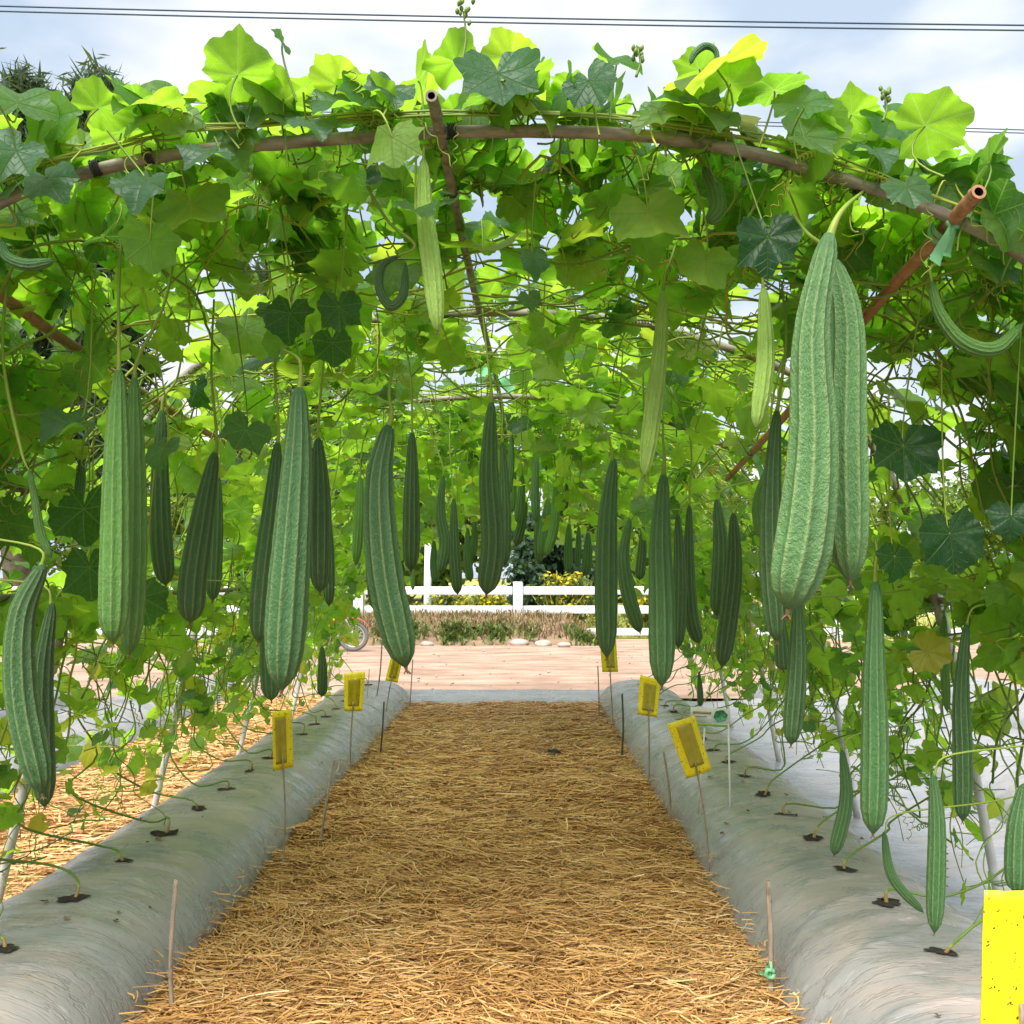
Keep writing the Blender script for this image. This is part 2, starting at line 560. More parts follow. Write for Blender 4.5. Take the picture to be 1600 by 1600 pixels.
M = dict(
    leaf=mat_leaf(), stem=mat_stem(), gourd=mat_gourd(), straw=mat_straw(),
    film=mat_film("plastic_film", 0.72, (0.275, 0.275, 0.28)), film2=mat_film("plastic_film_pale", 0.35, (0.30, 0.31, 0.33)),
    soil=mat_simple("soil", [(0.3, (0.10, 0.065, 0.04)), (0.7, (0.22, 0.15, 0.10))], 9, 0.95, 0.5, 0.03),
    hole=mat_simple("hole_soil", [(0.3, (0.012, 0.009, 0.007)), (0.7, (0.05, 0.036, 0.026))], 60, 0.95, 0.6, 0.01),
    road=mat_simple("road_dirt", [(0.3, (0.23, 0.14, 0.094)), (0.5, (0.38, 0.25, 0.18)), (0.68, (0.49, 0.36, 0.275))], 2.2, 0.95, 0.6, 0.05, 10, (0.55, 1.3, 1)),
    strawbase=mat_simple("straw_base", [(0.25, (0.10, 0.045, 0.018)), (0.5, (0.28, 0.13, 0.045)), (0.75, (0.50, 0.27, 0.095))], 26, 0.9, 0.8, 0.03, 8, (0.6, 2.0, 1)),
    bamboo=mat_bamboo("weathered_bamboo", (0.11, 0.10, 0.078), (0.25, 0.228, 0.175), (0.39, 0.355, 0.275)),
    bamboo_red=mat_bamboo("tan_bamboo", (0.25, 0.12, 0.06), (0.42, 0.21, 0.105), (0.55, 0.34, 0.19)),
    stake=mat_bamboo("stake_bamboo", (0.20, 0.155, 0.115), (0.36, 0.285, 0.215), (0.50, 0.42, 0.33)),
    stake_dark=mat_flat("dark_stake", (0.05, 0.06, 0.05), 0.6),
    post=mat_flat("white_post", (0.62, 0.61, 0.60), 0.45, 0.4, 0.35, 14),
    white=mat_flat("white_paint", (0.80, 0.80, 0.82), 0.55, 0.4, 0.28, 3),
    ribbon=mat_flat("green_ribbon", (0.22, 0.58, 0.30), 0.35, 0.5),
    bark=mat_simple("bark", [(0.3, (0.06, 0.05, 0.04)), (0.7, (0.17, 0.14, 0.11))], 6, 0.95, 0.5, 0.03),
    cone=mat_foliage("casuarina_foliage", (0.018, 0.040, 0.024), (0.040, 0.085, 0.045), (0.09, 0.15, 0.07)),
    bush=mat_foliage("dark_shrub_foliage", (0.010, 0.028, 0.018), (0.035, 0.085, 0.045), (0.11, 0.19, 0.11)),
    lite=mat_foliage("light_tree_foliage", (0.06, 0.12, 0.02), (0.14, 0.24, 0.03), (0.30, 0.40, 0.06)),
    flower=mat_foliage("yellow_blossom", (0.20, 0.24, 0.02), (0.60, 0.50, 0.02), (0.80, 0.68, 0.03)),
    dry=mat_foliage("dry_grass", (0.15, 0.095, 0.05), (0.30, 0.20, 0.11), (0.42, 0.32, 0.18)),
    weed=mat_foliage("weed_leaves", (0.05, 0.10, 0.025), (0.12, 0.19, 0.05), (0.24, 0.31, 0.09)),
    field=mat_simple("field", [(0.3, (0.20, 0.23, 0.05)), (0.55, (0.36, 0.36, 0.09)), (0.8, (0.46, 0.38, 0.16))], 0.6, 0.95, 0.3, 0.05, 7),
    bank=mat_simple("bank_soil", [(0.3, (0.16, 0.10, 0.065)), (0.7, (0.33, 0.23, 0.15))], 5, 0.95, 0.6, 0.05),
    rock=mat_simple("rock", [(0.3, (0.28, 0.23, 0.19)), (0.7, (0.50, 0.45, 0.40))], 8, 0.9, 0.4, 0.02),
    cable=mat_flat("cable", (0.035, 0.07, 0.12), 0.5),
    trap=mat_trap(), glue=mat_glue(),
    tip=mat_flat("dried_blossom", (0.19, 0.125, 0.06), 0.85),
    rubber=mat_flat("rubber", (0.16, 0.15, 0.145), 0.8),
    steel=mat_flat("steel", (0.62, 0.64, 0.68), 0.35, 0.5, 0.1, 20, Metallic=0.6),
    red=mat_flat("red_plastic", (0.50, 0.06, 0.045), 0.35),
    black=mat_flat("black_plastic_and_bore", (0.02, 0.022, 0.024), 0.5),
    signw=mat_flat("sign_board", (0.74, 0.74, 0.70), 0.4, 0.4, 0.06),
    signtan=mat_flat("sign_bar", (0.48, 0.36, 0.16), 0.5),
    signgreen=mat_simple("sign_emblem", [(0.35, (0.015, 0.16, 0.07)), (0.65, (0.16, 0.50, 0.26))], 130, 0.5, 0.1, 0.002),
    signstrip=mat_flat("sign_strip", (0.26, 0.48, 0.06), 0.5),
    signline=mat_flat("sign_line", (0.30, 0.32, 0.28), 0.5),
)

# ------------------------------------------------------------------ terrain
mb = MB()
xs = np.concatenate([np.linspace(-400, -12, 30), np.linspace(-11, 11, 60), np.linspace(12, 400, 30)])
ys = np.concatenate([np.linspace(-60, 0, 12), np.linspace(0.5, 12, 40), np.linspace(13, 600, 50)])
grid(mb, xs, ys, lambda x, y: -0.05 + 0.02 * fbm(x * 2, y * 2, 3, 3))
tag(mb.build("ground", M['soil']), kind='structure')

mb = MB()
grid(mb, np.linspace(-60, 60, 160), np.linspace(9.5, 18.2, 60), lambda x, y: -0.012 + 0.03 * fbm(x * 0.7, y * 1.6, 4, 5) - 0.012)
tag(mb.build("dirt_road", M['road']), kind='structure')

mb = MB()
grid(mb, np.linspace(-160, 160, 120), np.linspace(18.15, 330, 90), lambda x, y: -0.02 + 0.25 * fbm(x * 0.2, y * 0.2, 3, 8) * np.clip((y - 18.6) / 4, 0, 1))
tag(mb.build("field", M['field']), kind='structure')

# ------------------------------------------------------------------ straw paths
PATH_L, PATH_R = -1.02, 0.74


def straw_z(x, y):
    return 0.012 + 0.055 * fbm(x * 4.0, y * 4.0, 3, 11) + 0.02 * fbm(x * 15, y * 15, 2, 12)


mb = MB()
grid(mb, np.linspace(PATH_L - 0.12, PATH_R + 0.12, 90), np.linspace(0.6, 8.62, 300), straw_z)
tag(mb.build("straw_path", M['strawbase']), kind='structure')
mb = MB()
grid(mb, np.linspace(-2.75, -1.5, 50), np.linspace(0.6, 9.0, 260), straw_z)
tag(mb.build("side_straw_path", M['strawbase']), kind='structure')


def strands(n, xlo, xhi, ylo, yhi, bias, lmin, lmax, wid, zf=None):
    u = rng.random(n)
    y = ylo + (yhi - ylo) * u ** bias
    x = xlo + (xhi - xlo) * rng.random(n)
    edge = (0.03 * np.sin(y * 9) + 0.02 * np.sin(y * 23)) * (1 if zf is None else 0.4)
    x = x + np.where(np.abs(x - (xlo + xhi) / 2) > (xhi - xlo) * 0.42, edge, 0)
    ln = lmin + (lmax - lmin) * rng.random(n) ** 1.6
    # straw lies in swathes, most of it across the path
    a = (fbm(x * 1.3, y * 1.3, 2, 31) - 0.4) * 3.2 + rng.normal(0, 0.55, n)
    far = rng.random(n) < 0.22
    a = np.where(far, rng.uniform(-1.57, 1.57, n), a)
    z0 = (straw_z(x, y) if zf is None else zf(x, y)) + rng.random(n) ** 2 * 0.035 + 0.001
    k = 4
    t = np.linspace(-0.5, 0.5, k)
    curl = rng.normal(0, 0.7, n)
    lift = rng.normal(0, 0.10, n) + (rng.random(n) < 0.05) * rng.uniform(0.0, 0.35, n)
    ang = a[:, None] + curl[:, None] * t[None]
    cx = x[:, None] + np.cos(ang) * t[None] * ln[:, None]
    cy = y[:, None] + np.sin(ang) * t[None] * ln[:, None]
    cz = z0[:, None] + lift[:, None] * t[None] * ln[:, None] - 0.03 * (t[None] ** 2) * ln[:, None] * 2
    ctr = np.stack([cx, cy, cz], -1)
    w_ = wid * (0.6 + 0.8 * rng.random(n))
    side = np.stack([-np.sin(ang), np.cos(ang), rng.normal(0, 0.5, n)[:, None] * np.ones(k)], -1)
    side = nrm(side) * w_[:, None, None] * 0.5
    v = np.stack([ctr - side, ctr + side], 2).reshape(n, k * 2, 3)
    idx = np.arange(n * k * 2).reshape(n, k, 2)
    q = np.stack([idx[:, :-1, 0], idx[:, 1:, 0], idx[:, 1:, 1], idx[:, :-1, 1]], -1).reshape(-1, 4)
    tn = np.clip(rng.normal(0.58, 0.17, n) + 0.5 * (fbm(x * 1.7, y * 1.7, 3, 44) - 0.45), 0, 1)
    return v.reshape(-1, 3), [q], np.repeat(tn, k * 2)


mb = MB()
for args in ((60000, PATH_L - 0.02, PATH_R + 0.02, 2.2, 4.6, 1.25, 0.04, 0.19, 0.0034),
             (44000, PATH_L - 0.03, PATH_R + 0.03, 4.2, 8.64, 1.1, 0.05, 0.20, 0.0046)):
    v, f, tn = strands(*args)
    mb.add(v, f, 0, tint=tn)
tag(mb.build("straw_mulch", M['straw'], smooth=False), "golden straw mulch spread over the path between the beds", "straw", kind='stuff')
mb = MB()
v, f, tn = strands(21000, -2.7, -1.55, 2.6, 9.0, 1.1, 0.06, 0.22, 0.006)
mb.add(v, f, 0, tint=np.clip(tn + 0.1, 0, 1))
tag(mb.build("side_straw_mulch", M['straw'], smooth=False), "paler straw mulch on the side path beyond the left bed", "straw", kind='stuff')


# ------------------------------------------------------------------ plastic covered beds
def bed_profile(t, h, sq=3.0):
    return h * np.clip(1 - np.abs(t) ** sq, 0, 1) ** 0.55


def bed_z(xc, hw, h, x, y, seed):
    t = (x - xc) / hw
    w_ = 1 + 0.10 * (fbm(y * 1.6, y * 0 + seed, 2, seed) - 0.4)
    t = t / w_
    z = bed_profile(t, h)
    z = z + (0.035 * (fbm(x * 3, y * 2.2, 3, seed + 2) - 0.45) + 0.010 * (fbm(x * 2 + y * 2.0, y * 11 + x, 2, seed + 3) - 0.4)) * np.clip(z / h, 0, 1)
    n_ = fbm(x * 1.3 + y * 0.9 + 7, y * 5.5 - x * 1.4 + 0.6 * fbm(x * 3, y * 3, 2, seed + 9), 2, seed + 5)
    z = z + 0.011 * np.clip(1 - np.abs(n_ - 0.38) * 14, 0, 1) ** 2 * np.clip(z / h, 0, 1)
    return z - 0.02


def make_bed(name, xc, hw, h, y0, y1, seed, mat, label, holes=(), hx=None, ny=300):
    mb = MB()
    tt = np.sin(np.linspace(-1, 1, 57) * math.pi / 2) * 1.12
    xs = xc + hw * tt
    ys = np.linspace(y0, y1, ny)
    grid(mb, xs, ys, lambda x, y: bed_z(xc, hw, h, x, y, seed))
    root = empty(name, (xc, (y0 + y1) / 2, 0))
    tag(root, label, "planting bed", "plastic covered planting beds")
    mb.build("plastic_film", mat, root)
    for yh in holes:
        m2 = MB()
        n = 22
        a = np.arange(n) / n * 2 * math.pi
        rr = 0.038 * (1 + 0.22 * np.sin(a * 2 + yh * 9) + 0.16 * np.sin(a * 5 + yh * 31) + 0.1 * np.sin(a * 9 + yh * 17)) * (0.75 + 0.45 * vnoise(np.array(yh * 7.3), np.array(1.0), 3))
        px = hx + rr * np.cos(a) * 0.95
        py = yh + rr * np.sin(a) * 0.85
        pz = bed_z(xc, hw, h, px, py, seed) + 0.005
        ctr = np.array([[hx, yh, bed_z(xc, hw, h, np.array(hx), np.array(yh), seed) + 0.005]])
        v = np.vstack([ctr, np.stack([px, py, pz], -1)])
        fa = np.array([(0, 1 + i, 1 + (i + 1) % n) for i in range(n)])
        m2.add(v, [fa])
        m2.build("planting_hole", M['hole'], root)
    return root


LHX, RHX = -1.31, 1.06
LHOLES = [round(1.34 + 0.368 * i, 3) for i in range(20)]
RHOLES = [round(1.36 + 0.352 * i, 3) for i in range(21)]
LB = (-1.33, 0.36, 0.27)
RB = (1.06, 0.37, 0.27)
make_bed("raised_bed", *LB, 0.4, 8.75, 21, M['film'], "long silver plastic mulched bed along left edge of the straw path", LHOLES, LHX, 620)
make_bed("raised_bed", *RB, 0.4, 8.75, 37, M['film'], "long silver plastic mulched bed along right edge of the straw path", RHOLES, RHX, 620)
make_bed("raised_bed", -3.05, 0.42, 0.26, 0.6, 9.2, 51, M['film2'], "plastic covered bed beyond the side straw path on the far left", [2.4, 2.9, 3.5, 4.1, 4.7, 5.3, 6.0], -3.0, 160)
make_bed("raised_bed", 2.62, 0.42, 0.27, 0.6, 9.2, 61, M['film2'], "pale plastic covered bed next beyond the smooth sheet on the right", [2.9, 3.5, 4.1, 4.7, 5.3, 6.0, 6.8], 2.62, 160)
make_bed("raised_bed", 4.15, 0.42, 0.27, 0.6, 9.2, 71, M['film2'], "outermost plastic covered bed on the far right", [3.5, 4.2, 5.1, 6.0], 4.15, 120)
make_bed("raised_bed", -4.6, 0.45, 0.26, 0.6, 9.2, 73, M['film2'], "outermost plastic covered bed on the far left", [4.2, 5.1, 6.0], -4.6, 120)

mb = MB()
grid(mb, np.linspace(1.46, 2.24, 40), np.linspace(0.5, 8.9, 200), lambda x, y: 0.02 + 0.07 * np.abs(x - 1.7) + 0.02 * fbm(x * 5, y * 6, 3, 81))
tag(mb.build("plastic_sheet", M['film2']), "smooth pale plastic sheet lying in the furrow right of the right bed", "plastic sheet", "plastic sheets on the furrows")
mb = MB()
grid(mb, np.linspace(3.02, 3.76, 30), np.linspace(0.5, 8.9, 160), lambda x, y: 0.02 + 0.05 * np.abs(x - 3.4) + 0.02 * fbm(x * 5, y * 6, 3, 83))
tag(mb.build("plastic_sheet", M['film2']), "plastic sheet in the outer furrow between the two far right beds", "plastic sheet", "plastic sheets on the furrows")
mb = MB()   # cross bed closing the path
ys = np.linspace(8.62, 9.55, 40)
grid(mb, np.linspace(-1.4, 1.3, 140), ys, lambda x, y: 0.012 + 0.085 * np.clip(1 - np.abs((y - 9.08) / 0.47) ** 3, 0, 1) ** 0.6 + 0.015 * fbm(x * 6, y * 8, 3, 91))
tag(mb.build("plastic_strip", M['film2']), "flat grey plastic strip across the far end of the straw path", "plastic sheet")

mb = MB()
for xa, xb, b, sd_ in ((PATH_L + 0.02, PATH_L + 0.12, LB, 21), (PATH_R - 0.12, PATH_R - 0.02, RB, 37)):
    v, f, tn = strands(2600, xa, xb, 2.2, 8.6, 1.3, 0.04, 0.13, 0.0036, lambda x, y: np.maximum(straw_z(x, y), bed_z(*b, x, y, sd_)))
    mb.add(v, f, 0, tint=tn)
tag(mb.build("loose_straw", M['straw'], smooth=False), "stray straw strewn up against the skirts of the beds", "straw", kind='stuff')

# ------------------------------------------------------------------ tunnel frame
ARCH = np.array([(-1.76, -0.02), (-1.68, 0.32), (-1.60, 0.66), (-1.50, 1.1), (-1.36, 1.5), (-1.20, 1.78), (-1.02, 1.94), (-.71, 2.03), (-.40, 2.062), (-.10, 2.076), (.24, 2.063),
                 (.49, 2.02), (.79, 1.925), (.99, 1.83), (1.19, 1.62), (1.32, 1.34), (1.40, 1.05), (1.48, .66), (1.55, .3), (1.61, -0.02)])
AC = catmull(ARCH, 400)
seg = np.linalg.norm(np.diff(AC, axis=0), axis=1)
AS = np.concatenate(([0], np.cumsum(seg)))
ALEN = AS[-1]


def arch_at(s):
    """s in metres along the arch -> x, z, outward normal (nx, nz)"""
    x = np.interp(s, AS, AC[:, 0]); z = np.interp(s, AS, AC[:, 1])
    e = 0.03
    tx = np.interp(s + e, AS, AC[:, 0]) - np.interp(s - e, AS, AC[:, 0])
    tz = np.interp(s + e, AS, AC[:, 1]) - np.interp(s - e, AS, AC[:, 1])
    ll = np.hypot(tx, tz) + 1e-9
    return x, z, -tz / ll, tx / ll


def arch_z(x):
    m = (AC[:, 1] > 1.0)
    return float(np.interp(x, AC[m, 0], AC[m, 1]))


S_TOP = float(np.interp(-0.05, AC[:, 0], AS))


def pole_mesh(pts, r, ns=14, node_gap=0.26, hollow=True, n=None, wob=0.003):
    pts = np.asarray(pts, float)
    ln = np.linalg.norm(np.diff(pts, axis=0), axis=1).sum()
    k = n or max(12, int(ln / 0.025))
    c_ = catmull(pts, k) if len(pts) > 2 else pts[0] + (pts[1] - pts[0]) * np.linspace(0, 1, k)[:, None]
    u = np.linspace(0, ln, k)
    c_ = c_ + wob * np.stack([vnoise(u * 4, u * 0 + 3.3, 5) - .5, vnoise(u * 4, u * 0 + 9.3, 6) - .5, vnoise(u * 4, u * 0 + 1.3, 7) - .5], -1)
    off = rng.random() * node_gap
    ph = np.abs(((u + off) / node_gap + 0.5) % 1 - 0.5) * node_gap
    rad = r * (1 + 0.16 * np.exp(-(ph / 0.008) ** 2)) * np.linspace(1.0, 0.93, k)
    mb = MB()
    v, f = tubes(c_[None], rad[None], ns, caps=not hollow)
    uv = np.zeros((k, ns, 3)); uv[:, :, 0] = np.arange(ns) / ns; uv[:, :, 1] = u[:, None]
    mb.add(v, f, 0, along=uv.reshape(-1, 3))
    if hollow:
        for e, nx in ((0, 1), (k - 1, k - 2)):
            ring = v.reshape(k, ns, 3)[e]
            ce = c_[e]; dirn = nrm(c_[nx] - c_[e])
            inner = ce + (ring - ce) * 0.62
            deep = inner + dirn * r * 2.5
            vv = np.vstack([ring, inner, deep, (ce + dirn * r * 2.5)[None]])
            i0 = np.arange(ns); i1 = (i0 + 1) % ns
            q1 = np.stack([i0, i1, ns + i1, ns + i0], -1)
            q2 = np.stack([ns + i0, ns + i1, 2 * ns + i1, 2 * ns + i0], -1)
            t3 = np.stack([2 * ns + i0, 2 * ns + i1, np.full(ns, 3 * ns)], -1)
            mb.add(vv, [q1], 0, along=np.zeros((len(vv), 3)))
            mb.add(vv, [q2, t3], 1, along=np.zeros((len(vv), 3)))  # bore coloured near black: shade inside the bamboo put into its colour
    return mb


ARCH_Y = [1.89, 3.2, 4.6, 6.0, 7.35, 8.6]
which = ["front arch", "second arch from the front", "third arch from the front", "fourth arch from the front", "fifth arch from the front", "last arch at the far end"]
sL = float(np.interp(-1.45, AC[:200, 0], AS[:200])); sR = None
for i, y in enumerate(ARCH_Y):
    s = np.linspace(0.95, ALEN - 0.95, 26)
    x, z, nx, nz = arch_at(s)
    pts = np.stack([x, np.full_like(x, y) + 0.01 * np.sin(s * 3 + i), z], -1)
    r = 0.0126 if i == 0 else 0.0135
    if i == 2:
        pts = pts[6:-6]; pts[:, 2] -= 0.035; pts[:, 1] -= 0.1
    o = pole_mesh(pts, r).build("bamboo_arch", [M['bamboo'], M['black']])
    lab = "weathered bamboo bent across the %s of the trellis tunnel" % which[i]
    if i == 0: lab = "long grey brown bent bamboo crossing the tunnel front under the topmost leaves"
    if i == 2: lab = "grey bamboo crossbar tied under the ridge pole in mid tunnel"
    tag(o, lab, "bamboo pole", "bamboo poles of the trellis tunnel")
    for side in (0, 1):
        s = np.linspace(0.02, 1.35, 14) if side == 0 else np.linspace(ALEN - 0.02, ALEN - 1.35, 14)
        x, z, nx, nz = arch_at(s)
        pts = np.stack([x + nx * 0.03, np.full_like(x, y + 0.035), z], -1)
        mb = MB()
        v, f = tubes(pts[None], np.full((1, 14), 0.0155), 12)
        mb.add(v, f, 0)
        o = mb.build("trellis_post", M['post'])
        tag(o, "white leaning %s post of the %s" % ("left" if side == 0 else "right", which[i]), "post", "white posts of the trellis tunnel")

ZR = 2.075
ridge = [P(675, 150, 1.75), P(690, 216, 1.92), P(716, 340, 2.35), P(745, 470, 3.05), P(776, 595, 4.45), P(790, 680, 6.0), P(797, 745, 8.7)]
tag(pole_mesh(ridge, 0.0112).build("bamboo_pole", [M['bamboo'], M['black']]), "dark weathered ridge pole with hollow end running back along the tunnel roof", "bamboo pole", "bamboo poles of the trellis tunnel")
pr = [P(1530, 300, 1.80), P(1475, 358, 1.93), P(1340, 510, 2.5), P(1235, 640, 3.3), P(1137, 748, 4.7)]
tag(pole_mesh(pr, 0.0145).build("bamboo_pole", [M['bamboo_red'], M['black']]), "reddish tan bamboo slanting down the right side with a cut hollow end", "bamboo pole", "bamboo poles of the trellis tunnel")
pl = [P(-60, 425, 2.05), P(0, 460, 2.2), P(95, 528, 2.5), P(245, 628, 3.2), P(400, 722, 4.7)]
tag(pole_mesh(pl, 0.0145).build("bamboo_pole", [M['bamboo_red'], M['black']]), "reddish tan bamboo slanting down the left side among the leaves", "bamboo pole", "bamboo poles of the trellis tunnel")
pr2 = [np.array((1.40, 2.2, 1.10)), np.array((1.40, 3.3, 1.12)), np.array((1.39, 4.7, 1.13)), np.array((1.39, 8.6, 1.13))]
tag(pole_mesh(pr2, 0.012).build("bamboo_pole", [M['bamboo'], M['black']]), "thin grey bamboo rail at eye height along the right wall", "bamboo pole", "bamboo poles of the trellis tunnel")
pl2 = [np.array((-1.48, 2.0, 1.15)), np.array((-1.48, 3.4, 1.13)), np.array((-1.47, 4.7, 1.13)), np.array((-1.47, 8.6, 1.13))]
tag(pole_mesh(pl2, 0.012).build("bamboo_pole", [M['bamboo'], M['black']]), "thin grey bamboo rail at eye height along the left wall", "bamboo pole", "bamboo poles of the trellis tunnel")


def lashing(c_, axis, rad, turns, label):
    c_ = np.asarray(c_, float); axis = nrm(np.asarray(axis, float))
    u = nrm(np.cross(axis, (0.1, 1.0, 0.2))); w_ = np.cross(axis, u)
    t = np.linspace(-0.5, 0.5, turns * 16)
    a = t * turns * 2 * math.pi
    pts = c_ + axis * (t * 0.018)[:, None] + (np.cos(a)[:, None] * u + np.sin(a)[:, None] * w_) * (rad * (1 + 0.05 * np.sin(a * 0.37)))[:, None]
    mb = MB(); v, f = tubes(pts[None], np.full((1, len(t)), 0.0016), 5); mb.add(v, f)
    return tag(mb.build("string_lashing", M['black']), label, "string", "dark strings on the bamboo")


def at_arch(px_):
    x_ = (px_ - CX) / F * 1.89
    return np.array((x_, 1.89, arch_z(x_)))


for pxx, lab in ((150, "dark string wound round the left end of front arch"), (232, "dark string wound on front arch above the big pale leaf at left"), (705, "dark string where the ridge pole meets the front arch"),
                 (1160, "dark string wound on front arch right of centre"), (1345, "dark string wound on front arch above the two largest gourds")):
    lashing(at_arch(pxx), at_arch(pxx + 20) - at_arch(pxx), 0.0145, 5, lab)


def ribbon(c_, axis, rad, label, tails, knot=True):
    """flat plastic tape wound about a crossing, with loose ends"""
    c_ = np.asarray(c_, float); axis = nrm(np.asarray(axis, float))
    u = nrm(np.cross(axis, (0.1, 1.0, 0.2))); w_ = np.cross(axis, u)
    mb = MB()
    for j, (wd, tilt, rr) in enumerate(((0.018, 0.35, 1.0), (0.016, -0.5, 1.06))):
        n = 28
        a = np.linspace(0, 2 * math.pi, n)
        ring = c_ + (np.cos(a)[:, None] * u + np.sin(a)[:, None] * w_) * rad * rr + axis * (np.sin(a + j) * tilt * rad)[:, None]
        e = axis * wd / 2
        v = np.stack([ring - e, ring + e], 1).reshape(-1, 3)
        idx = np.arange(n * 2).reshape(n, 2)
        q = np.stack([idx[:-1, 0], idx[1:, 0], idx[1:, 1], idx[:-1, 1]], -1)
        mb.add(v, [q])
    for tdir, ln, wd in tails:
        tdir = np.asarray(tdir, float)
        n = 9
        t = np.linspace(0, 1, n)
        st = c_ + np.array((0, -rad * 1.1, 0))
        cen = st + tdir[None] * (t * ln)[:, None] + np.array((0, -0.012, 0)) * np.sin(t * 5)[:, None] - np.array((0, 0, 1)) * (t ** 2 * ln * 0.25)[:, None]
        sd = nrm(np.cross(tdir, (0.0, 1.0, 0.1)))
        wv = (0.3 + 0.7 * t) * wd / 2
        v = np.stack([cen - sd * wv[:, None], cen + sd * wv[:, None] + np.array((0, 0.006, 0))], 1).reshape(-1, 3)
        idx = np.arange(n * 2).reshape(n, 2)
        q = np.stack([idx[:-1, 0], idx[1:, 0], idx[1:, 1], idx[:-1, 1]], -1)
        mb.add(v, [q])
    k = np.array([(math.cos(i * 1.05) * 0.012, -rad * 1.15 - 0.004 * (i % 2), math.sin(i * 1.05) * 0.012) for i in range(7)]) + c_
    v, f = tubes(k[None], np.full((1, 7), 0.006), 6)
    mb.add(v, f)
    return tag(mb.build("ribbon_tie", M['ribbon']), label, "ribbon", "green plastic ties on the bamboo")


ribbon(P(1478, 356, 1.92), np.array(pr[0]) - np.array(pr[2]), 0.027, "pale green plastic ribbon tying the tan bamboo to the front arch",
       [((-0.45, 0, -0.9), 0.065, 0.028), ((0.93, -0.1, 0.30), 0.085, 0.03), ((-0.1, 0, -1), 0.05, 0.02)])
ribbon(P(776, 588, 4.5), (1, 0, 0.05), 0.032, "small green ribbon on ridge pole above the mid tunnel crossbar", [((-1, 0, 0.5), 0.07, 0.05), ((0.8, 0, -0.6), 0.09, 0.05)])
ribbon(P(703, 300, 2.2), np.array(ridge[1]) - np.array(ridge[3]), 0.022, "green tape wound round the ridge pole just behind the front arch", [((-0.7, 0, -0.2), 0.03, 0.012)])
ribbon(P(737, 435, 2.85), np.array(ridge[1]) - np.array(ridge[3]), 0.022, "green tape wound round the ridge pole lower down its length", [((0.7, 0, -0.8), 0.04, 0.02)])
ribbon(P(1172, 705, 4.05), np.array(pr[3]) - np.array(pr[4]), 0.025, "pale green ribbon hanging near the far end of tan bamboo", [((0.5, 0, -0.9), 0.12, 0.035)])


# ------------------------------------------------------------------ leaves
def leaf_template(nang, rings, seed):
    g = np.random.default_rng(seed)
    base = np.array([(0, 1.0), (24, .80), (48, .95), (72, .74), (97, .86), (122, .72), (143, .74), (165, .52), (180, .10)])
    th = (np.arange(nang) / nang * 2 - 1) * math.pi
    rad = np.zeros(nang)
    bl = base.copy(); bl[1:-1, 1] *= 1 + g.normal(0, 0.05, 7)
    br = base.copy(); br[1:-1, 1] *= 1 + g.normal(0, 0.05, 7)
    deg = np.degrees(np.abs(th))
    # cosine eased lobes: pointed tips, rounded sinuses
    def ev(b, d):
        i = np.clip(np.searchsorted(b[:, 0], d, 'right') - 1, 0, len(b) - 2)
        t = (d - b[i, 0]) / (b[i + 1, 0] - b[i, 0])
        up = b[i + 1, 1] > b[i, 1]
        e = np.where(up, t ** 1.35, 1 - (1 - t) ** 1.35)
        return b[i, 1] + (b[i + 1, 1] - b[i, 1]) * e
    rad = np.where(th < 0, ev(bl, deg), ev(br, deg))
    if nang > 40:
        rad *= 1 + 0.05 * (np.abs(((np.arange(nang) / 4.0) % 1) - 0.5) * 2 - 0.5) + g.normal(0, 0.008, nang)
    fr = np.array(rings)
    # petiole end of the sinus: vertices near 180 deg fold back to the base
    x = fr[:, None] * rad[None] * np.sin(th)[None]
    y = fr[:, None] * rad[None] * np.cos(th)[None]
    rr = np.hypot(x, y)
    cup = g.uniform(-0.32, 0.20); fold = g.uniform(-0.05, 0.45); wave = g.uniform(0.07, 0.22); droop = g.uniform(0.0, 0.45)
    ph = g.uniform(0, 6.28)
    z = cup * rr ** 2 + fold * np.abs(x) * 0.55 + wave * rr ** 2 * np.sin(3 * th + ph)[None] + 0.06 * rr ** 2 * np.sin(7 * th + ph * 2)[None] + 0.03 * rr ** 3 * np.sin(15 * th + ph * 3)[None] - droop * np.clip(y, 0, 9) ** 2
    z += 0.07 * rr * (np.abs(np.sin(th * 180 / 48 * 0.5 * 2)))[None] * 0.6
    if g.random() < 0.3:                                     # one curled side
        z += 0.5 * np.clip(x * (1 if g.random() < .5 else -1) - 0.35, 0, 9) ** 1.5
    v = np.stack([x, y, z], -1).reshape(-1, 3)
    v = np.vstack([[(0, 0, 0)], v])
    nr = len(fr)
    idx = 1 + np.arange(nr * nang).reshape(nr, nang)
    i1 = np.roll(idx, -1, 1)
    tri = np.stack([np.zeros(nang, int), idx[0], i1[0]], -1)[:, ::-1]
    q = np.stack([idx[:-1], idx[1:], i1[1:], i1[:-1]], -1).reshape(-1, 4)[:, ::1]
    co = np.stack([v[:, 0], v[:, 1], np.zeros(len(v))], -1)
    # orient so that +z is the upper face
    a, b, c_ = v[tri[0]]
    if np.cross(b - a, c_ - a)[2] < 0: tri = tri[:, ::-1]
    a, b, c_ = v[q[0][:3]]
    if np.cross(b - a, c_ - a)[2] < 0: q = q[:, ::-1]
    return v, tri, q, co


T_HI = [leaf_template(76, (0.2, 0.4, 0.6, 0.76, 0.9, 1.0), 100 + i) for i in range(12)]
T_MD = [leaf_template(32, (0.45, 0.8, 1.0), 200 + i) for i in range(8)]
T_LO = [leaf_template(20, (0.6, 1.0), 300 + i) for i in range(6)]


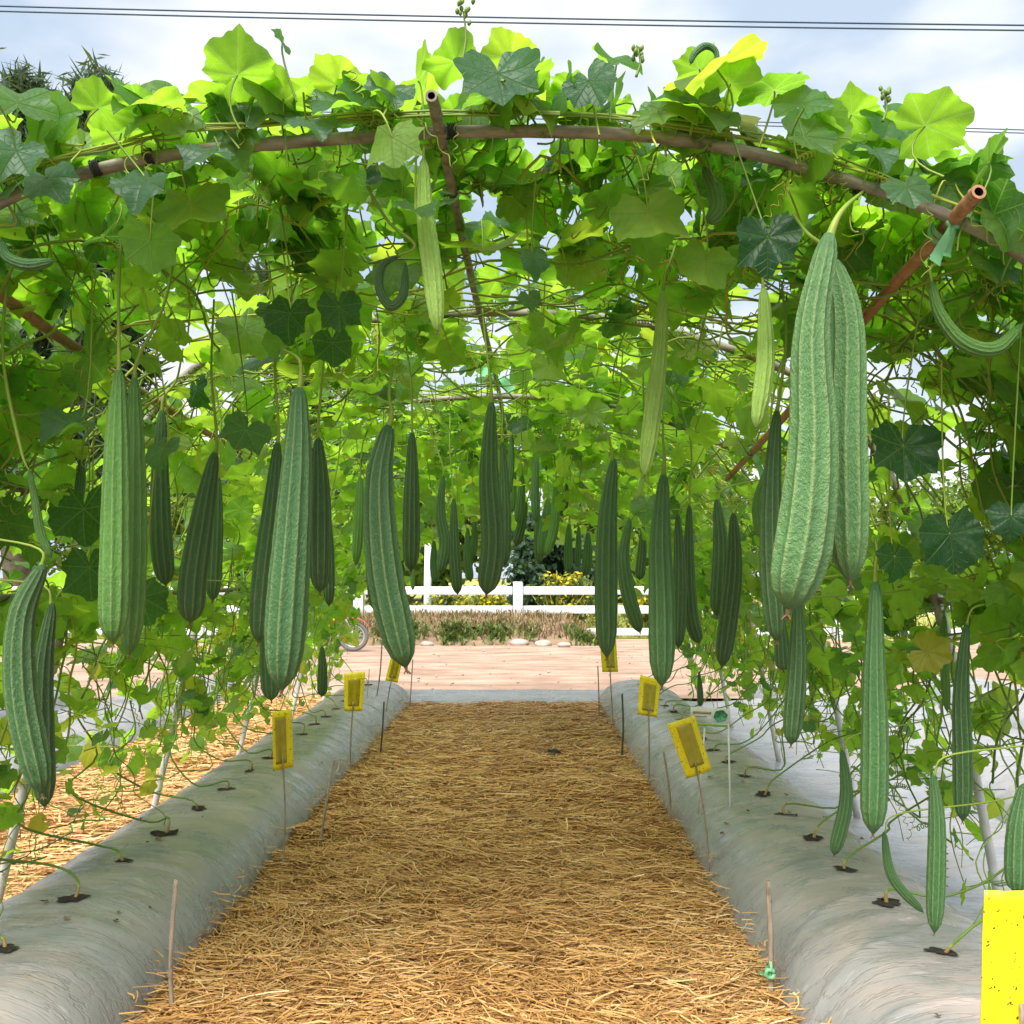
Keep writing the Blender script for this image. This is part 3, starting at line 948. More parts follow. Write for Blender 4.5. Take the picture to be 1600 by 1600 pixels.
def add_leaves(mb, tmpls, pos, nor, tip, size, tint):
    if len(pos) == 0: return
    k = rng.integers(0, len(tmpls), len(pos))
    Z = nrm(nor)
    Y = nrm(tip - Z * (tip * Z).sum(-1, keepdims=True))
    X = np.cross(Y, Z)
    for i, (v, tri, q, co) in enumerate(tmpls):
        m = np.where(k == i)[0]
        if not len(m): continue
        fl = np.where(rng.random(len(m)) < .5, -1.0, 1.0)
        sc = size[m]
        sx = (sc * rng.uniform(0.9, 1.1, len(m)))
        sz = sc * rng.uniform(0.7, 1.25, len(m))
        w_ = (pos[m][:, None] + X[m][:, None] * (v[None, :, 0:1] * sx[:, None, None]) + Y[m][:, None] * (v[None, :, 1:2] * sc[:, None, None]) + Z[m][:, None] * (v[None, :, 2:3] * sz[:, None, None]))
        nv = len(v)
        offs = (np.arange(len(m)) * nv)[:, None, None]
        mb.add(w_.reshape(-1, 3), [(tri[None] + offs).reshape(-1, 3), (q[None] + offs).reshape(-1, 4)], 0,
               leafco=np.tile(co, (len(m), 1)), tint=np.repeat(tint[m], nv))


# scatter over the arch
def scatter(n, y0, y1, olo, ohi, slo=0.25, shi=None):
    shi = shi if shi is not None else ALEN - 0.25
    s = rng.uniform(slo, shi, n)
    y = rng.uniform(y0, y1, n)
    x, z, nx, nz = arch_at(s)
    keep = rng.random(n) < np.interp(z, [0.15, 0.3, 0.5, 0.75, 1.1], [0.04, 0.25, 0.72, 0.98, 1.0])
    s, y = s[keep], y[keep]
    x, z, nx, nz = arch_at(s)
    o = rng.uniform(olo, ohi, len(s))
    pos = np.stack([x + nx * o, y, z + nz * o], -1)
    nn = np.stack([nx, np.zeros_like(nx), nz], -1)
    return s, pos, nn


sets = []
s1, p1, n1_ = scatter(2850, 1.80, 8.9, -0.10, 0.12)
sets.append((s1, p1, n1_, 0.55, (0.062, 0.118)))
s2, p2, n2_ = scatter(900, 1.80, 2.65, -0.01, 0.10, 1.25, ALEN - 1.2)
up_ = rng.random(len(s2)) * np.where(p2[:, 0] < 0, 0.09, 0.12) * np.clip((np.abs(p2[:, 0]) - 0.45) / 0.6, 0, 1)
p2[:, 2] += up_      # upper front fringe
sets.append((s2, p2, n2_, 0.75, (0.045, 0.088)))
s3, p3, n3_ = scatter(400, 2.3, 7.5, -0.30, -0.05, 1.0, ALEN - 1.0)       # hanging below the roof
sets.append((s3, p3, n3_, 0.85, (0.040, 0.085)))
qa = scatter(820, 2.0, 8.8, -0.16, 0.18, 0.15, 1.2); qb = scatter(900, 2.0, 8.8, -0.16, 0.18, ALEN - 1.25, ALEN - 0.15); qc = scatter(240, 2.0, 8.8, -0.16, 0.18, 1.2, ALEN - 1.25)
s4, p4, n4_ = [np.concatenate(w_) for w_ in zip(qa, qb, qc)]        # loose lower walls
sets.append((s4, p4, n4_, 0.9, (0.040, 0.080)))
s5, p5, n5_ = scatter(520, 5.6, 8.9, -0.52, -0.05, 1.3, ALEN - 1.25)       # the roof hangs lower towards the far end
sets.append((s5, p5, n5_, 0.9, (0.05, 0.09)))
s6, p6, n6_ = scatter(420, 3.0, 7.6, -0.16, 0.10, S_TOP - 0.75, S_TOP + 0.85)   # thickest along the crown of the roof
sets.append((s6, p6, n6_, 0.6, (0.06, 0.10)))

ALLS, ALLP, ALLN, ALLT, ALLZ, ALLTI = [], [], [], [], [], []
for s, p, n_, jit, (a, b) in sets:
    n = len(s)
    nor = nrm(n_ * 0.65 + np.array((0, 0, 0.5)) + rng.normal(0, jit, (n, 3)))
    tip = rng.normal(0, 0.6, (n, 3)) + np.array((0, -0.25, -0.55)) + n_ * 0.25
    sz = rng.uniform(a, b, n)
    low = np.clip((1.1 - p[:, 2]) / 0.8, 0, 1)
    sz *= 1 - 0.38 * low
    sz *= np.where(p[:, 1] < 3.4, 1.06, 1.0)
    ti = np.clip(rng.normal(0.50, 0.17, n), 0.03, 0.84)
    ti = np.where(rng.random(n) < 0.09, rng.uniform(0.02, 0.2, n), ti)
    yl = rng.random(n) < 0.012 + 0.22 * low
    ti = np.where(yl, rng.uniform(0.82, 0.97, n), ti)
    if jit == 0.75: ti = np.clip(ti - 0.12, 0.03, 0.8)
    ALLS.append(s); ALLP.append(p); ALLN.append(nor); ALLT.append(tip); ALLZ.append(sz); ALLTI.append(ti)

# the large leaves that stand out, placed one by one: px, py, depth, half size px, normal, tip, tint
HERO = [
    (780, 128, 1.74, 74, (0.05, -0.75, 0.36), (0.1, -0.5, -0.6), 0.12),
    (925, 135, 1.80, 58, (-0.3, -0.7, 0.36), (0.2, -0.5, -0.7), 0.10),
    (600, 140, 1.78, 56, (0.2, -0.7, 0.65), (-0.4, -0.4, -0.6), 0.14),
    (612, 225, 1.72, 58, (0.3, 0.75, -0.25), (0.05, -0.3, -1), 0.5),
    (222, 288, 1.72, 62, (-0.05, -0.62, 0.75), (-0.1, -0.6, -0.6), 0.10),
    (318, 240, 1.78, 50, (0.1, -0.6, 0.75), (-0.5, -0.5, -0.4), 0.12),
    (488, 192, 1.80, 50, (0.0, -0.62, 0.8), (0.4, -0.6, -0.4), 0.14),
    (78, 285, 1.66, 60, (-0.2, -0.8, 0.5), (0.5, -0.3, -0.6), 0.08),
    (18, 245, 1.62, 60, (0.3, -0.7, 0.36), (-0.2, -0.5, -0.7), 0.15),
    (1200, 385, 1.80, 66, (-0.1, -0.93, 0.25), (-0.05, -0.2, -1), 0.02),
    (1412, 712, 2.15, 66, (0.05, -0.9, 0.35), (-0.1, -0.2, -0.9), 0.02),
    (1487, 850, 2.1, 64, (-0.1, -0.95, 0.2), (0.1, -0.1, -1), 0.03),
    (1398, 880, 2.25, 40, (0.2, -0.9, 0.2), (-0.1, -0.1, -1), 0.05),
    (1375, 240, 1.80, 44, (0.1, -0.6, 0.75), (0.2, -0.6, -0.5), 0.16),
    (1095, 160, 1.82, 40, (-0.1, -0.65, 0.75), (0.1, -0.5, -0.6), 0.12),
    (1420, 300, 1.78, 46, (0.0, -0.85, 0.5), (0.1, -0.3, -0.9), 0.2),
    (1580, 815, 2.0, 40, (-0.3, -0.8, 0.3), (-0.1, -0.1, -1), 0.04),
    (650, 332, 1.84, 40, (0.1, -0.55, 0.8), (0.1, -0.6, -0.5), 0.2),
    (835, 408, 2.0, 32, (0.1, -0.9, 0.3), (0.2, -0.2, -0.9), 0.14),
    (828, 470, 2.1, 26, (-0.2, -0.8, 0.5), (0.2, -0.2, -0.9), 0.14),
    (530, 490, 2.2, 46, (0.0, -0.9, 0.15), (0.1, -0.2, -1), 0.05),
    (450, 500, 2.2, 46, (-0.2, -0.9, 0.2), (-0.2, -0.2, -1), 0.04),
    (520, 545, 2.4, 38, (0.2, -0.8, 0.1), (0.1, -0.2, -1), 0.05),
    (1015, 345, 1.95, 74, (0.1, 0.8, -0.35), (0.1, -0.3, -1), 0.5),
    (1100, 420, 2.0, 60, (-0.1, 0.85, -0.2), (-0.2, -0.2, -1), 0.42),
    (300, 330, 1.95, 76, (0.1, 0.8, -0.4), (0.3, -0.2, -1), 0.35),
    (235, 390, 1.9, 52, (-0.4, 0.6, 0.2), (0.25, -0.2, -1), 0.3),
    (1465, 190, 1.78, 74, (0.2, 0.55, 0.75), (0.6, -0.3, 0.2), 0.36),
    (1255, 155, 1.80, 64, (-0.1, -0.5, 0.36), (0.3, 0.3, 0.5), 0.42),
    (1270, 215, 1.76, 58, (0.1, -0.55, 0.36), (0.5, 0.2, -0.1), 0.40),
    (385, 108, 1.80, 72, (-0.2, 0.5, 0.8), (0.7, -0.2, 0.4), 0.36),
    (165, 165, 1.78, 56, (0.0, 0.55, 0.8), (0.6, -0.2, 0.1), 0.4),
    (28, 150, 1.72, 70, (0.3, -0.5, 0.36), (-0.2, 0.4, 0.9), 0.3),
    (100, 668, 2.2, 54, (0.1, -0.55, 0.8), (-0.5, -0.4, -0.2), 0.12),
    (380, 680, 2.6, 46, (0.3, -0.7, 0.36), (-0.3, -0.3, -0.8), 0.10),
    (250, 710, 2.3, 42, (-0.3, -0.6, 0.36), (-0.3, -0.3, -0.8), 0.12),
    (130, 810, 2.5, 60, (-0.1, -0.85, 0.15), (0.0, -0.2, -1), 0.06),
    (140, 900, 2.6, 54, (0.2, -0.8, 0.1), (0.1, -0.2, -1), 0.05),
    (225, 945, 2.7, 48, (0.1, -0.8, 0.0), (0.2, -0.1, -1), 0.06),
    (1010, 795, 4.0, 32, (-0.2, -0.8, 0.45), (-0.1, -0.2, -0.9), 0.18),
    (800, 78, 1.84, 60, (0.1, 0.5, 0.85), (0.1, -0.2, 0.36), 0.74),
    (700, 92, 1.86, 54, (-0.3, 0.45, 0.85), (-0.6, -0.2, 0.4), 0.36),
    (960, 90, 1.86, 50, (0.3, -0.5, 0.5), (-0.1, 0.3, 0.9), 0.4),
    (1150, 120, 1.84, 56, (0.1, 0.5, 0.8), (0.3, -0.3, 0.5), 0.36),
    (1090, 100, 1.9, 40, (-0.2, 0.5, 0.8), (-0.3, -0.3, 0.5), 0.36),
    (1340, 170, 1.86, 50, (0.1, 0.5, 0.8), (0.3, -0.3, 0.4), 0.36),
    (530, 120, 1.86, 60, (0.1, 0.5, 0.8), (0.2, -0.3, 0.36), 0.72),
    (250, 190, 1.86, 50, (0.1, 0.5, 0.8), (0.5, -0.3, 0.4), 0.36),
    (440, 62, 1.8, 24, (0.9, -0.3, 0.3), (-0.15, 0.1, 1), 0.2),
]
hp, hn, ht, hz, hti = [], [], [], [], []
for px, py, d, sp, n_, t_, ti in HERO:
    hp.append(P(px, py, d)); hn.append(n_); ht.append(t_); hz.append(sp / F * d); hti.append(ti)
hp = np.array(hp); hn = np.array(hn, float); ht = np.array(ht, float); hz = np.array(hz); hti = np.array(hti)
# the named point is the leaf's middle: move the petiole point back along the tip
hY = nrm(ht - nrm(hn) * (ht * nrm(hn)).sum(-1, keepdims=True))
hp = hp - hY * (hz * 0.25)[:, None]
hs = np.interp(np.clip(hp[:, 0], -1.5, 1.38), AC[60:-60, 0], AS[60:-60])

LS = np.concatenate(ALLS + [hs]); LP = np.vstack(ALLP + [hp]); LN = np.vstack(ALLN + [hn]); LT = np.vstack(ALLT + [ht])
LZ = np.concatenate(ALLZ + [hz]); LTI = np.concatenate(ALLTI + [hti])
nHero = len(hp)
# keep the view through the tunnel open: no scattered leaf hanging in the middle below the roof, none against the lens
r_ = LP
ppx = CX + r_[:, 0] / r_[:, 1] * F
ppy = CY - (r_[:, 2] - CH) / r_[:, 1] * F
keep = np.ones(len(LP), bool)
keep[:-nHero] = (LP[:-nHero, 1] > 1.78)
bar = np.array([arch_z(np.clip(x, -1.3, 1.25)) for x in LP[:, 0]])
bar_py = CY - (bar - CH) / 1.89 * F          # picture height of the front arch at that spot
low_front = (LP[:, 1] < 2.06) & (LP[:, 2] < bar + 0.02) & (np.abs(LP[:, 0]) < 1.05)
keep[:-nHero] &= ~low_front[:-nHero]
# the ridge pole, the crossbar and the tan bamboo lie clear of leaves on their inner side
def clear_along(pts, wd, prob):
    q = catmull(pts, 60)
    qx = CX + q[:, 0] / q[:, 1] * F; qy = CY - (q[:, 2] - CH) / q[:, 1] * F
    dd = np.hypot(ppx[:, None] - qx[None], ppy[:, None] - qy[None])
    j = dd.argmin(1)
    hit = (dd.min(1) < wd + 0.55 * LZ / LP[:, 1] * F) & (LP[:, 1] < q[j, 1] + 0.03) & (rng.random(len(LP)) < prob)
    keep[:-nHero] &= ~hit[:-nHero]


clear_along([np.asarray(p) for p in ridge[:6]], 8, 0.93)
clear_along([P(670, 602, 4.5), P(760, 602, 4.5), P(840, 606, 4.5)], 10, 1.0)
clear_along([np.asarray(p) for p in pr], 8, 0.85)
clear_along([P(20, 480, 2.3), P(130, 550, 2.65), P(262, 632, 3.2)], 8, 0.7)
LS, LP, LN, LT, LZ, LTI = [a[keep] for a in (LS, LP, LN, LT, LZ, LTI)]

# leaf -> plant
left = LS < S_TOP + rng.normal(0, 0.18, len(LS))
LH, RH = np.array(LHOLES), np.array(RHOLES)
yy = LP[:, 1] + rng.normal(0, 0.16, len(LS))
pidx = np.where(left, np.abs(yy[:, None] - LH[None]).argmin(1), 100 + np.abs(yy[:, None] - RH[None]).argmin(1))
ordw = ["first", "second", "third", "fourth", "fifth", "sixth", "seventh", "eighth", "ninth", "tenth", "eleventh", "twelfth", "thirteenth", "fourteenth", "fifteenth", "sixteenth", "seventeenth", "eighteenth", "nineteenth", "twentieth", "twenty-first"]


def coil(p0, dirv, n_turn, rad, ln, k=40, fade=True):
    dirv = nrm(np.asarray(dirv, float))
    u = nrm(np.cross(dirv, (0.3, 0.5, 0.8))); w_ = np.cross(dirv, u)
    t = np.linspace(0, 1, k)
    rr = rad * (np.clip(t * 3, 0, 1))
    a = t * n_turn * 2 * math.pi
    return p0 + dirv * (t * ln)[:, None] + (np.cos(a) * rr)[:, None] * u + (np.sin(a) * rr)[:, None] * w_ - np.array((0, 0, 1.0)) * (t ** 2 * ln * 0.3)[:, None]


def plant(side, i, yh):
    hx = LHX if side < 0 else RHX
    bed = LB if side < 0 else RB
    hz_ = float(bed_z(*bed, np.array(hx), np.array(yh), 21 if side < 0 else 37))
    root = empty("gourd_vine", (hx, yh, hz_))
    w = "left" if side < 0 else "right"
    tag(root, "climbing gourd vine rooted in the %s hole from the front of the %s bed" % (ordw[i], w), "vine", "gourd vines of the %s bed" % w)
    m = np.where(pidx == (i if side < 0 else 100 + i))[0]
    mb = MB()
    near = LP[m, 1] < 3.3; mid = (LP[m, 1] >= 3.3) & (LP[m, 1] < 5.2); far = LP[m, 1] >= 5.2
    for sel, T in ((near, T_HI), (mid, T_MD), (far, T_LO)):
        k = m[sel]
        add_leaves(mb, T, LP[k], LN[k], LT[k], LZ[k], LTI[k])
    if len(m): mb.build("foliage", M['leaf'], root)
    # stems
    sb = MB()
    # stem: hole -> out to the wall -> up
    s_in = 0.62 if side < 0 else ALEN - 0.62
    x1, z1, _, _ = arch_at(np.array(s_in))
    a = [np.array((hx, yh, hz_ - 0.02)), np.array((hx + side * rng.uniform(-.01, 0.03), yh + rng.normal(0, .015), hz_ + rng.uniform(0.03, 0.06))), np.array((hx + side * rng.uniform(0.08, 0.2), yh + rng.normal(0, 0.06), hz_ + rng.uniform(0.03, 0.12))), np.array((hx + side * rng.uniform(0.2, 0.3), yh + rng.normal(0, 0.12), hz_ + rng.uniform(0.10, 0.24))),
         np.array((float(x1) - side * 0.04, yh + rng.normal(0, 0.05), float(z1) * rng.uniform(0.8, 0.95))), np.array((float(x1), yh + rng.normal(0, 0.08), float(z1) + 0.1))]
    c_ = catmull(a, 22)
    v, f = tubes(c_[None], np.interp(np.arange(22), [0, 3, 21], [0.0075, 0.0042, 0.0036])[None], 6)
    sb.add(v, f, 0, tint=np.repeat(np.interp(np.arange(22), [0, 3, 4, 21], [1.0, 1.0, 0.35, 0.3]), 6))
    # runners on the frame
    nrun = 5
    for rno in range(nrun):
        k = 60
        s0 = s_in + rng.normal(0, 0.1); y0 = yh + rng.normal(0, 0.1)
        sgn = 1 if side < 0 else -1
        an = rng.normal(0, 0.35) + np.cumsum(rng.normal(0, 0.22, k)) * 0.6
        if rno >= 3: s0 += sgn * rng.uniform(0.6, 1.8); an = an + rng.choice([-1.2, 1.2, 0.6, -0.6, 2.5])
        st = 0.045
        ss = np.clip(s0 + np.cumsum(np.cos(an)) * st * sgn, 0.3, ALEN - 0.3)
        ymin = 1.94 + 0.9 * rng.random() ** 2
        ym = ymin + np.abs(y0 + np.cumsum(np.sin(an)) * st - ymin)
        ym = 8.9 - np.abs(8.9 - ym)
        x, z, nx, nz = arch_at(ss)
        off = -0.015 + (fbm(np.arange(k) * 0.13 + rno * 7.7 + i * 3.1, np.full(k, side * 5.5), 2, 77) - 0.42) * (0.22 if rno < 3 else 0.42)
        pts = np.stack([x + nx * off, ym, z + nz * off], -1)
        v, f = tubes(pts[None], np.full((1, k), rng.uniform(0.0024, 0.0042)), 5)
        sb.add(v, f, 0, tint=np.full(len(v), np.clip(rng.normal(0.5, 0.16), 0.1, 0.85)))
        if i == 1 and rno < 3:      # the front vines hug the front arch
            ss = np.linspace(S_TOP - sgn * 1.25 + rno * 0.1, S_TOP + sgn * (0.2 + 0.2 * rno), k)
            x, z, nx, nz = arch_at(ss)
            off = 0.022 + 0.03 * (fbm(ss * 3 + rno * 5, ss * 0 + side, 2, 9) - 0.4)
            pts = np.stack([x + nx * off, 1.87 + 0.05 * (fbm(ss * 4, ss * 0 + rno, 2, 15) - 0.5), z + nz * off], -1)
            v, f = tubes(pts[None], np.full((1, k), 0.0026), 5)
            sb.add(v, f, 0, tint=np.full(len(v), 0.45 + 0.12 * rno))
        # tendrils
        if yh < 6.5:
            for q in rng.integers(3, k - 2, 6):
                cc = coil(pts[q], rng.normal(0, 1, 3) + np.array((0, -0.2, -0.4)), rng.uniform(3, 8), rng.uniform(0.004, 0.010), rng.uniform(0.05, 0.15), 46)
                v, f = tubes(cc[None], np.full((1, 46), 0.0011 + 0.0002 * yh), 3, caps=False)
                sb.add(v, f, 0, tint=np.full(len(v), rng.uniform(0.55, 0.9)))
    # petioles
    pk = m[(LP[m, 1] < 6.0)]
    if len(pk):
        b = LP[pk]; nn = nrm(LN[pk]); tt = nrm(LT[pk])
        ln = LZ[pk] * rng.uniform(0.7, 1.3, len(pk))
        x, z, nx, nz = arch_at(LS[pk])
        anchor = np.stack([x, b[:, 1] + rng.normal(0, 0.03, len(pk)), z], -1) + rng.normal(0, 0.025, (len(pk), 3))
        dlt = anchor - b
        dl = np.linalg.norm(dlt, axis=1)
        anchor = b + dlt * (np.clip(dl, 0.05, 0.38) / np.maximum(dl, 1e-6))[:, None]
        t = np.linspace(0, 1, 7)[None, :, None]
        ctrl = b - nn * ln[:, None] * 0.5 - tt * ln[:, None] * 0.55
        pts = (1 - t) ** 2 * b[:, None] + 2 * t * (1 - t) * ctrl[:, None] + t ** 2 * anchor[:, None]
        v, f = tubes(pts, np.linspace(0.0017, 0.0023, 7)[None] * np.ones((len(pk), 1)), 4, caps=False)
        sb.add(v, f, 0, tint=np.repeat(np.clip(rng.normal(0.55, 0.15, len(pk)), 0, 0.85), 28))
    # bare thin shoots trailing at the foot of the wall
    if yh > 1.9:
        for q in range(3):
            y0 = yh + rng.normal(0, 0.18)
            xx, zz, _, _ = arch_at(np.array(0.7 + rng.uniform(-0.1, 0.35)) if side < 0 else np.array(ALEN - 0.7 - rng.uniform(-0.1, 0.35)))
            k = 8
            tt_ = np.linspace(0, 1, k)
            pts = np.stack([xx + side * rng.normal(0, 0.06) + np.cumsum(rng.normal(0, 0.03, k)), y0 + np.cumsum(rng.normal(0, 0.035, k)), zz - tt_ * rng.uniform(0.25, zz - 0.22)], -1)
            cc = catmull(pts, 26)
            v, f = tubes(cc[None], np.linspace(0.0028, 0.0016, 26)[None], 4)
            sb.add(v, f, 0, tint=np.full(len(v), rng.uniform(0.2, 0.6)))
    sb.build("stem", M['stem'], root)
    return root


plants = {}
for i, yh in enumerate(LHOLES): plants[(-1, i)] = plant(-1, i, yh)
for i, yh in enumerate(RHOLES): plants[(1, i)] = plant(1, i, yh)

# flower spikes standing above the front leaves
def spike(px0, py0, px1, py1, d, root):
    a, b = P(px0, py0, d), P(px1, py1, d)
    mb = MB()
    c_ = catmull([a, a + (b - a) * 0.5 + np.array((0.006, 0, 0)), b], 14)
    v, f = tubes(c_[None], np.linspace(0.0028, 0.0016, 14)[None], 6)
    mb.add(v, f, 0, tint=np.full(len(v), 0.35))
    for j in range(11):
        q = b + np.array((rng.normal(0, 0.008), rng.normal(0, 0.008), rng.uniform(-0.022, 0.012)))
        u = np.linspace(0, 1, 5)
        pts = q + np.array((rng.normal(0, 0.2), rng.normal(0, 0.2), 1.0)) * (u * 0.012)[:, None]
        v, f = tubes(pts[None], (np.sin(u * 2.6 + 0.35) * 0.0042)[None], 6)
        mb.add(v, f, 0, tint=np.full(len(v), rng.uniform(0.1, 0.5)))
    return mb.build("flower_spike", M['stem'], root)


spike(722, 100, 724, 18, 1.80, plants[(-1, 1)])
spike(994, 120, 997, 78, 1.82, plants[(1, 1)])
spike(1379, 190, 1382, 150, 1.80, plants[(1, 1)])

# ------------------------------------------------------------------ gourds
PROF = {
    'club': ([0, .02, .06, .15, .30, .50, .70, .82, .90, .95, .98, 1.0], [.20, .34, .42, .52, .68, .86, .99, 1.0, .90, .70, .42, .12]),
    'even': ([0, .02, .07, .16, .30, .45, .62, .80, .90, .955, .985, 1.0], [.18, .34, .46, .60, .77, .90, .98, 1.0, .92, .68, .38, .12]),
    'slim': ([0, .03, .10, .30, .55, .80, .92, .97, 1.0], [.25, .45, .62, .85, 1.0, .95, .72, .45, .15]),
}
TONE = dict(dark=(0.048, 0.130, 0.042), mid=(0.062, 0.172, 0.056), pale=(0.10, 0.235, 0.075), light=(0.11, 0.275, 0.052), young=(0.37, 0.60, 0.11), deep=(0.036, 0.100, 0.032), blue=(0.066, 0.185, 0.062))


def gourd(path, w, tone, label, d=None, prof='even', stalk=True, tip=True, group="ridge gourds hanging in the tunnel", stalk_path=None):
    d = d or max(1.7, 150.0 / w)
    pts = np.array([P(x, y, d) for x, y in path])
    W_ = w / F * d / 2 * 0.93
    fine = d < 3.6
    k, per = (64, 7) if fine else (34, 5)
    ns = 10 * per
    c_ = catmull(pts, k) if len(pts) > 2 else pts[0] + (pts[1] - pts[0]) * np.linspace(0, 1, k)[:, None]
    if len(pts) == 2:     # natural slight bow
        bow = rng.normal(0, 0.16) * W_ * 2
        c_[:, 0] += np.sin(np.linspace(0, math.pi, k)) * bow
        c_[:, 1] += np.sin(np.linspace(0, math.pi, k)) * rng.normal(0, 0.2) * W_
    # cluster samples toward both ends
    u = np.linspace(0, 1, k)
    ue = u + 0.10 * np.sin(u * 2 * math.pi) * -1
    c_ = np.stack([np.interp(ue, u, c_[:, j]) for j in range(3)], -1)
    rad = W_ * np.interp(ue, *PROF[prof])
    t = nrm(np.gradient(c_, axis=0))
    ref = np.array((0, 1.0, 0))
    uu = nrm(np.cross(t, ref)); ww = np.cross(t, uu)
    ang = np.arange(ns) / ns * 2 * math.pi + rng.random() * 0.6
    phase = np.abs(((np.arange(ns) / per) + 0.5) % 1 - 0.5) * 2        # 0 at a crest, 1 in the groove
    crest = (1 - phase)
    end = np.clip(np.minimum(ue / 0.05, (1 - ue) / 0.04), 0.25, 1)
    prof_r = 0.86 + 0.165 * (crest ** 1.7)[None, :] * end[:, None] - 0.02 * (1 - end[:, None])
    lump = 1 + 0.022 * (vnoise(np.arange(k)[:, None] * 0.8 + w, np.arange(ns)[None, :] // per * 1.7 + np.zeros((k, 1)), int(w)) - 0.5) * 2
    r_ = rad[:, None] * prof_r * lump
    twist = rng.normal(0, 0.12)
    A2 = ang[None, :] + twist * ue[:, None]
    v = c_[:, None] + (uu[:, None] * np.cos(A2)[..., None] + ww[:, None] * np.sin(A2)[..., None]) * r_[..., None]
    idx = np.arange(k * ns).reshape(k, ns)
    q = np.stack([idx[:-1], np.roll(idx[:-1], -1, 1), np.roll(idx[1:], -1, 1), idx[1:]], -1).reshape(-1, 4)
    ln = np.linalg.norm(np.diff(c_, axis=0), axis=1).sum()
    al = np.zeros((k, ns, 3)); al[..., 0] = (np.arange(ns) / ns)[None] * 10; al[..., 1] = (ue * ln)[:, None]; al[..., 2] = w * 0.37
    root = empty("ridge_gourd", c_[0])
    tag(root, label, "gourd", group)
    mb = MB()
    mb.add(v.reshape(-1, 3), [q, idx[0][::-1].reshape(1, -1), idx[-1].reshape(1, -1)], 0,
           ridge=np.broadcast_to(crest[None] * end[:, None], (k, ns)).reshape(-1), along=al.reshape(-1, 3))
    fo = mb.build("fruit", M['gourd'], root)
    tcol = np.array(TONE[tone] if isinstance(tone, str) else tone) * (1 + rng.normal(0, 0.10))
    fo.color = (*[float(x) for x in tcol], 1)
    if tip:
        mb = MB()
        e = c_[-1]; dr = t[-1]
        kk = 7; q_ = np.linspace(0, 1, kk)
        cc = e - dr * 0.15 * W_ + dr[None] * (q_ * W_ * 0.42)[:, None]
        v, f = tubes(cc[None], (W_ * np.array([.20, .17, .12, .10, .08, .06, .02]))[None], 8)
        mb.add(v, f, 0)
        if fine:
            for j in range(4):
                aa = j * 1.57 + rng.random()
                o_ = np.array((math.cos(aa), math.sin(aa), 0)) * W_ * 0.16
                pts2 = np.array([cc[-2], cc[-1] + o_ * 0.7, cc[-1] + o_ * 1.2 + dr * W_ * 0.12])
                v, f = tubes(catmull(pts2, 5)[None], np.linspace(W_ * 0.05, W_ * 0.03, 5)[None], 4)
                mb.add(v, f, 0)
        mb.build("dried_blossom", M['tip'], root)
    if stalk:
        mb = MB()
        a = c_[0] + t[0] * 0.3 * W_
        thin = 1.0
        if stalk_path is not None:
            pts2 = [a] + [P(x, y, d + dd) for x, y, dd in stalk_path]
        else:
            za = arch_z(np.clip(a[0], -1.4, 1.35)) - 0.02
            h = max(0.08, za - a[2])
            sx = rng.normal(0, 0.03)
            if h > 0.5:      # low ones hang from the wall of vines
                h = rng.uniform(0.10, 0.2)
                half = AC[:190] if a[0] < -0.05 else AC[210:][::-1]
                xw = float(np.interp(min(a[2] + h, 1.7), half[:, 1], half[:, 0]))
                sx = (xw - a[0]) * 0.55
                thin = 0.62
            pts2 = [a, a - t[0] * min(0.05, h * 0.4) + np.array((sx * .15, 0, 0)), a + np.array((sx, 0.02, h * 0.55)), a + np.array((sx * 1.6 + rng.normal(0, 0.03), rng.uniform(-0.02, 0.08), h))]
        kk = 18
        cc = catmull(pts2, kk)
        q_ = np.linspace(0, 1, kk)
        rr = np.interp(q_, [0, .12, .4, 1], [W_ * 0.24, W_ * 0.16 * thin, max(0.0040, W_ * 0.11) * thin, 0.0030 * thin])
        v, f = tubes(cc[None], rr[None], 8)
        mb.add(v, f, 0, tint=np.repeat(np.interp(q_, [0, .2, 1], [0.45, 0.62, 0.5]), 8))
        mb.build("stalk", M['stem'], root)
    return root


g = gourd
# the big ones in front
g([(1296, 366), (1268, 520), (1270, 690), (1258, 830), (1232, 952)], 96, 'pale', "largest pale green ridge gourd, hanging in front of the tan bamboo", 1.74, 'club',
  stalk_path=[(1306, 345, 0), (1322, 322, 0.02), (1348, 300, 0.1)])
g([(1301, 405), (1322, 510), (1322, 700), (1328, 908)], 72, 'pale', "long narrower pale gourd close against the largest one on its right", 1.83, 'even',
  stalk_path=[(1290, 388, 0), (1262, 365, 0.0), (1240, 335, 0.05)])
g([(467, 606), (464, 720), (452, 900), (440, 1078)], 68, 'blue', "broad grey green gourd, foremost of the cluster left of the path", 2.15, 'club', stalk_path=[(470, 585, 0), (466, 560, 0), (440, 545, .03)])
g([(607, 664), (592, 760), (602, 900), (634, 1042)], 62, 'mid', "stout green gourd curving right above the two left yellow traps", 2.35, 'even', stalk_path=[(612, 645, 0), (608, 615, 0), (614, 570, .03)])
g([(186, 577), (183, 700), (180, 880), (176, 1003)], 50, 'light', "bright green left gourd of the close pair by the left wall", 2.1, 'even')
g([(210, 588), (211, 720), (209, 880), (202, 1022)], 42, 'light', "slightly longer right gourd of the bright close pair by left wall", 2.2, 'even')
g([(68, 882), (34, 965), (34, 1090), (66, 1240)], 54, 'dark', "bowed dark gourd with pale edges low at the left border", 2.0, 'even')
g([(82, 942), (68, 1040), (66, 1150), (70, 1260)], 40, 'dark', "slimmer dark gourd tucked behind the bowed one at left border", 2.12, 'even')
g([(253, 640), (250, 740), (252, 840), (259, 914)], 36, 'dark', "dark gourd just right of the bright pair, behind a grey leaf", 2.9)
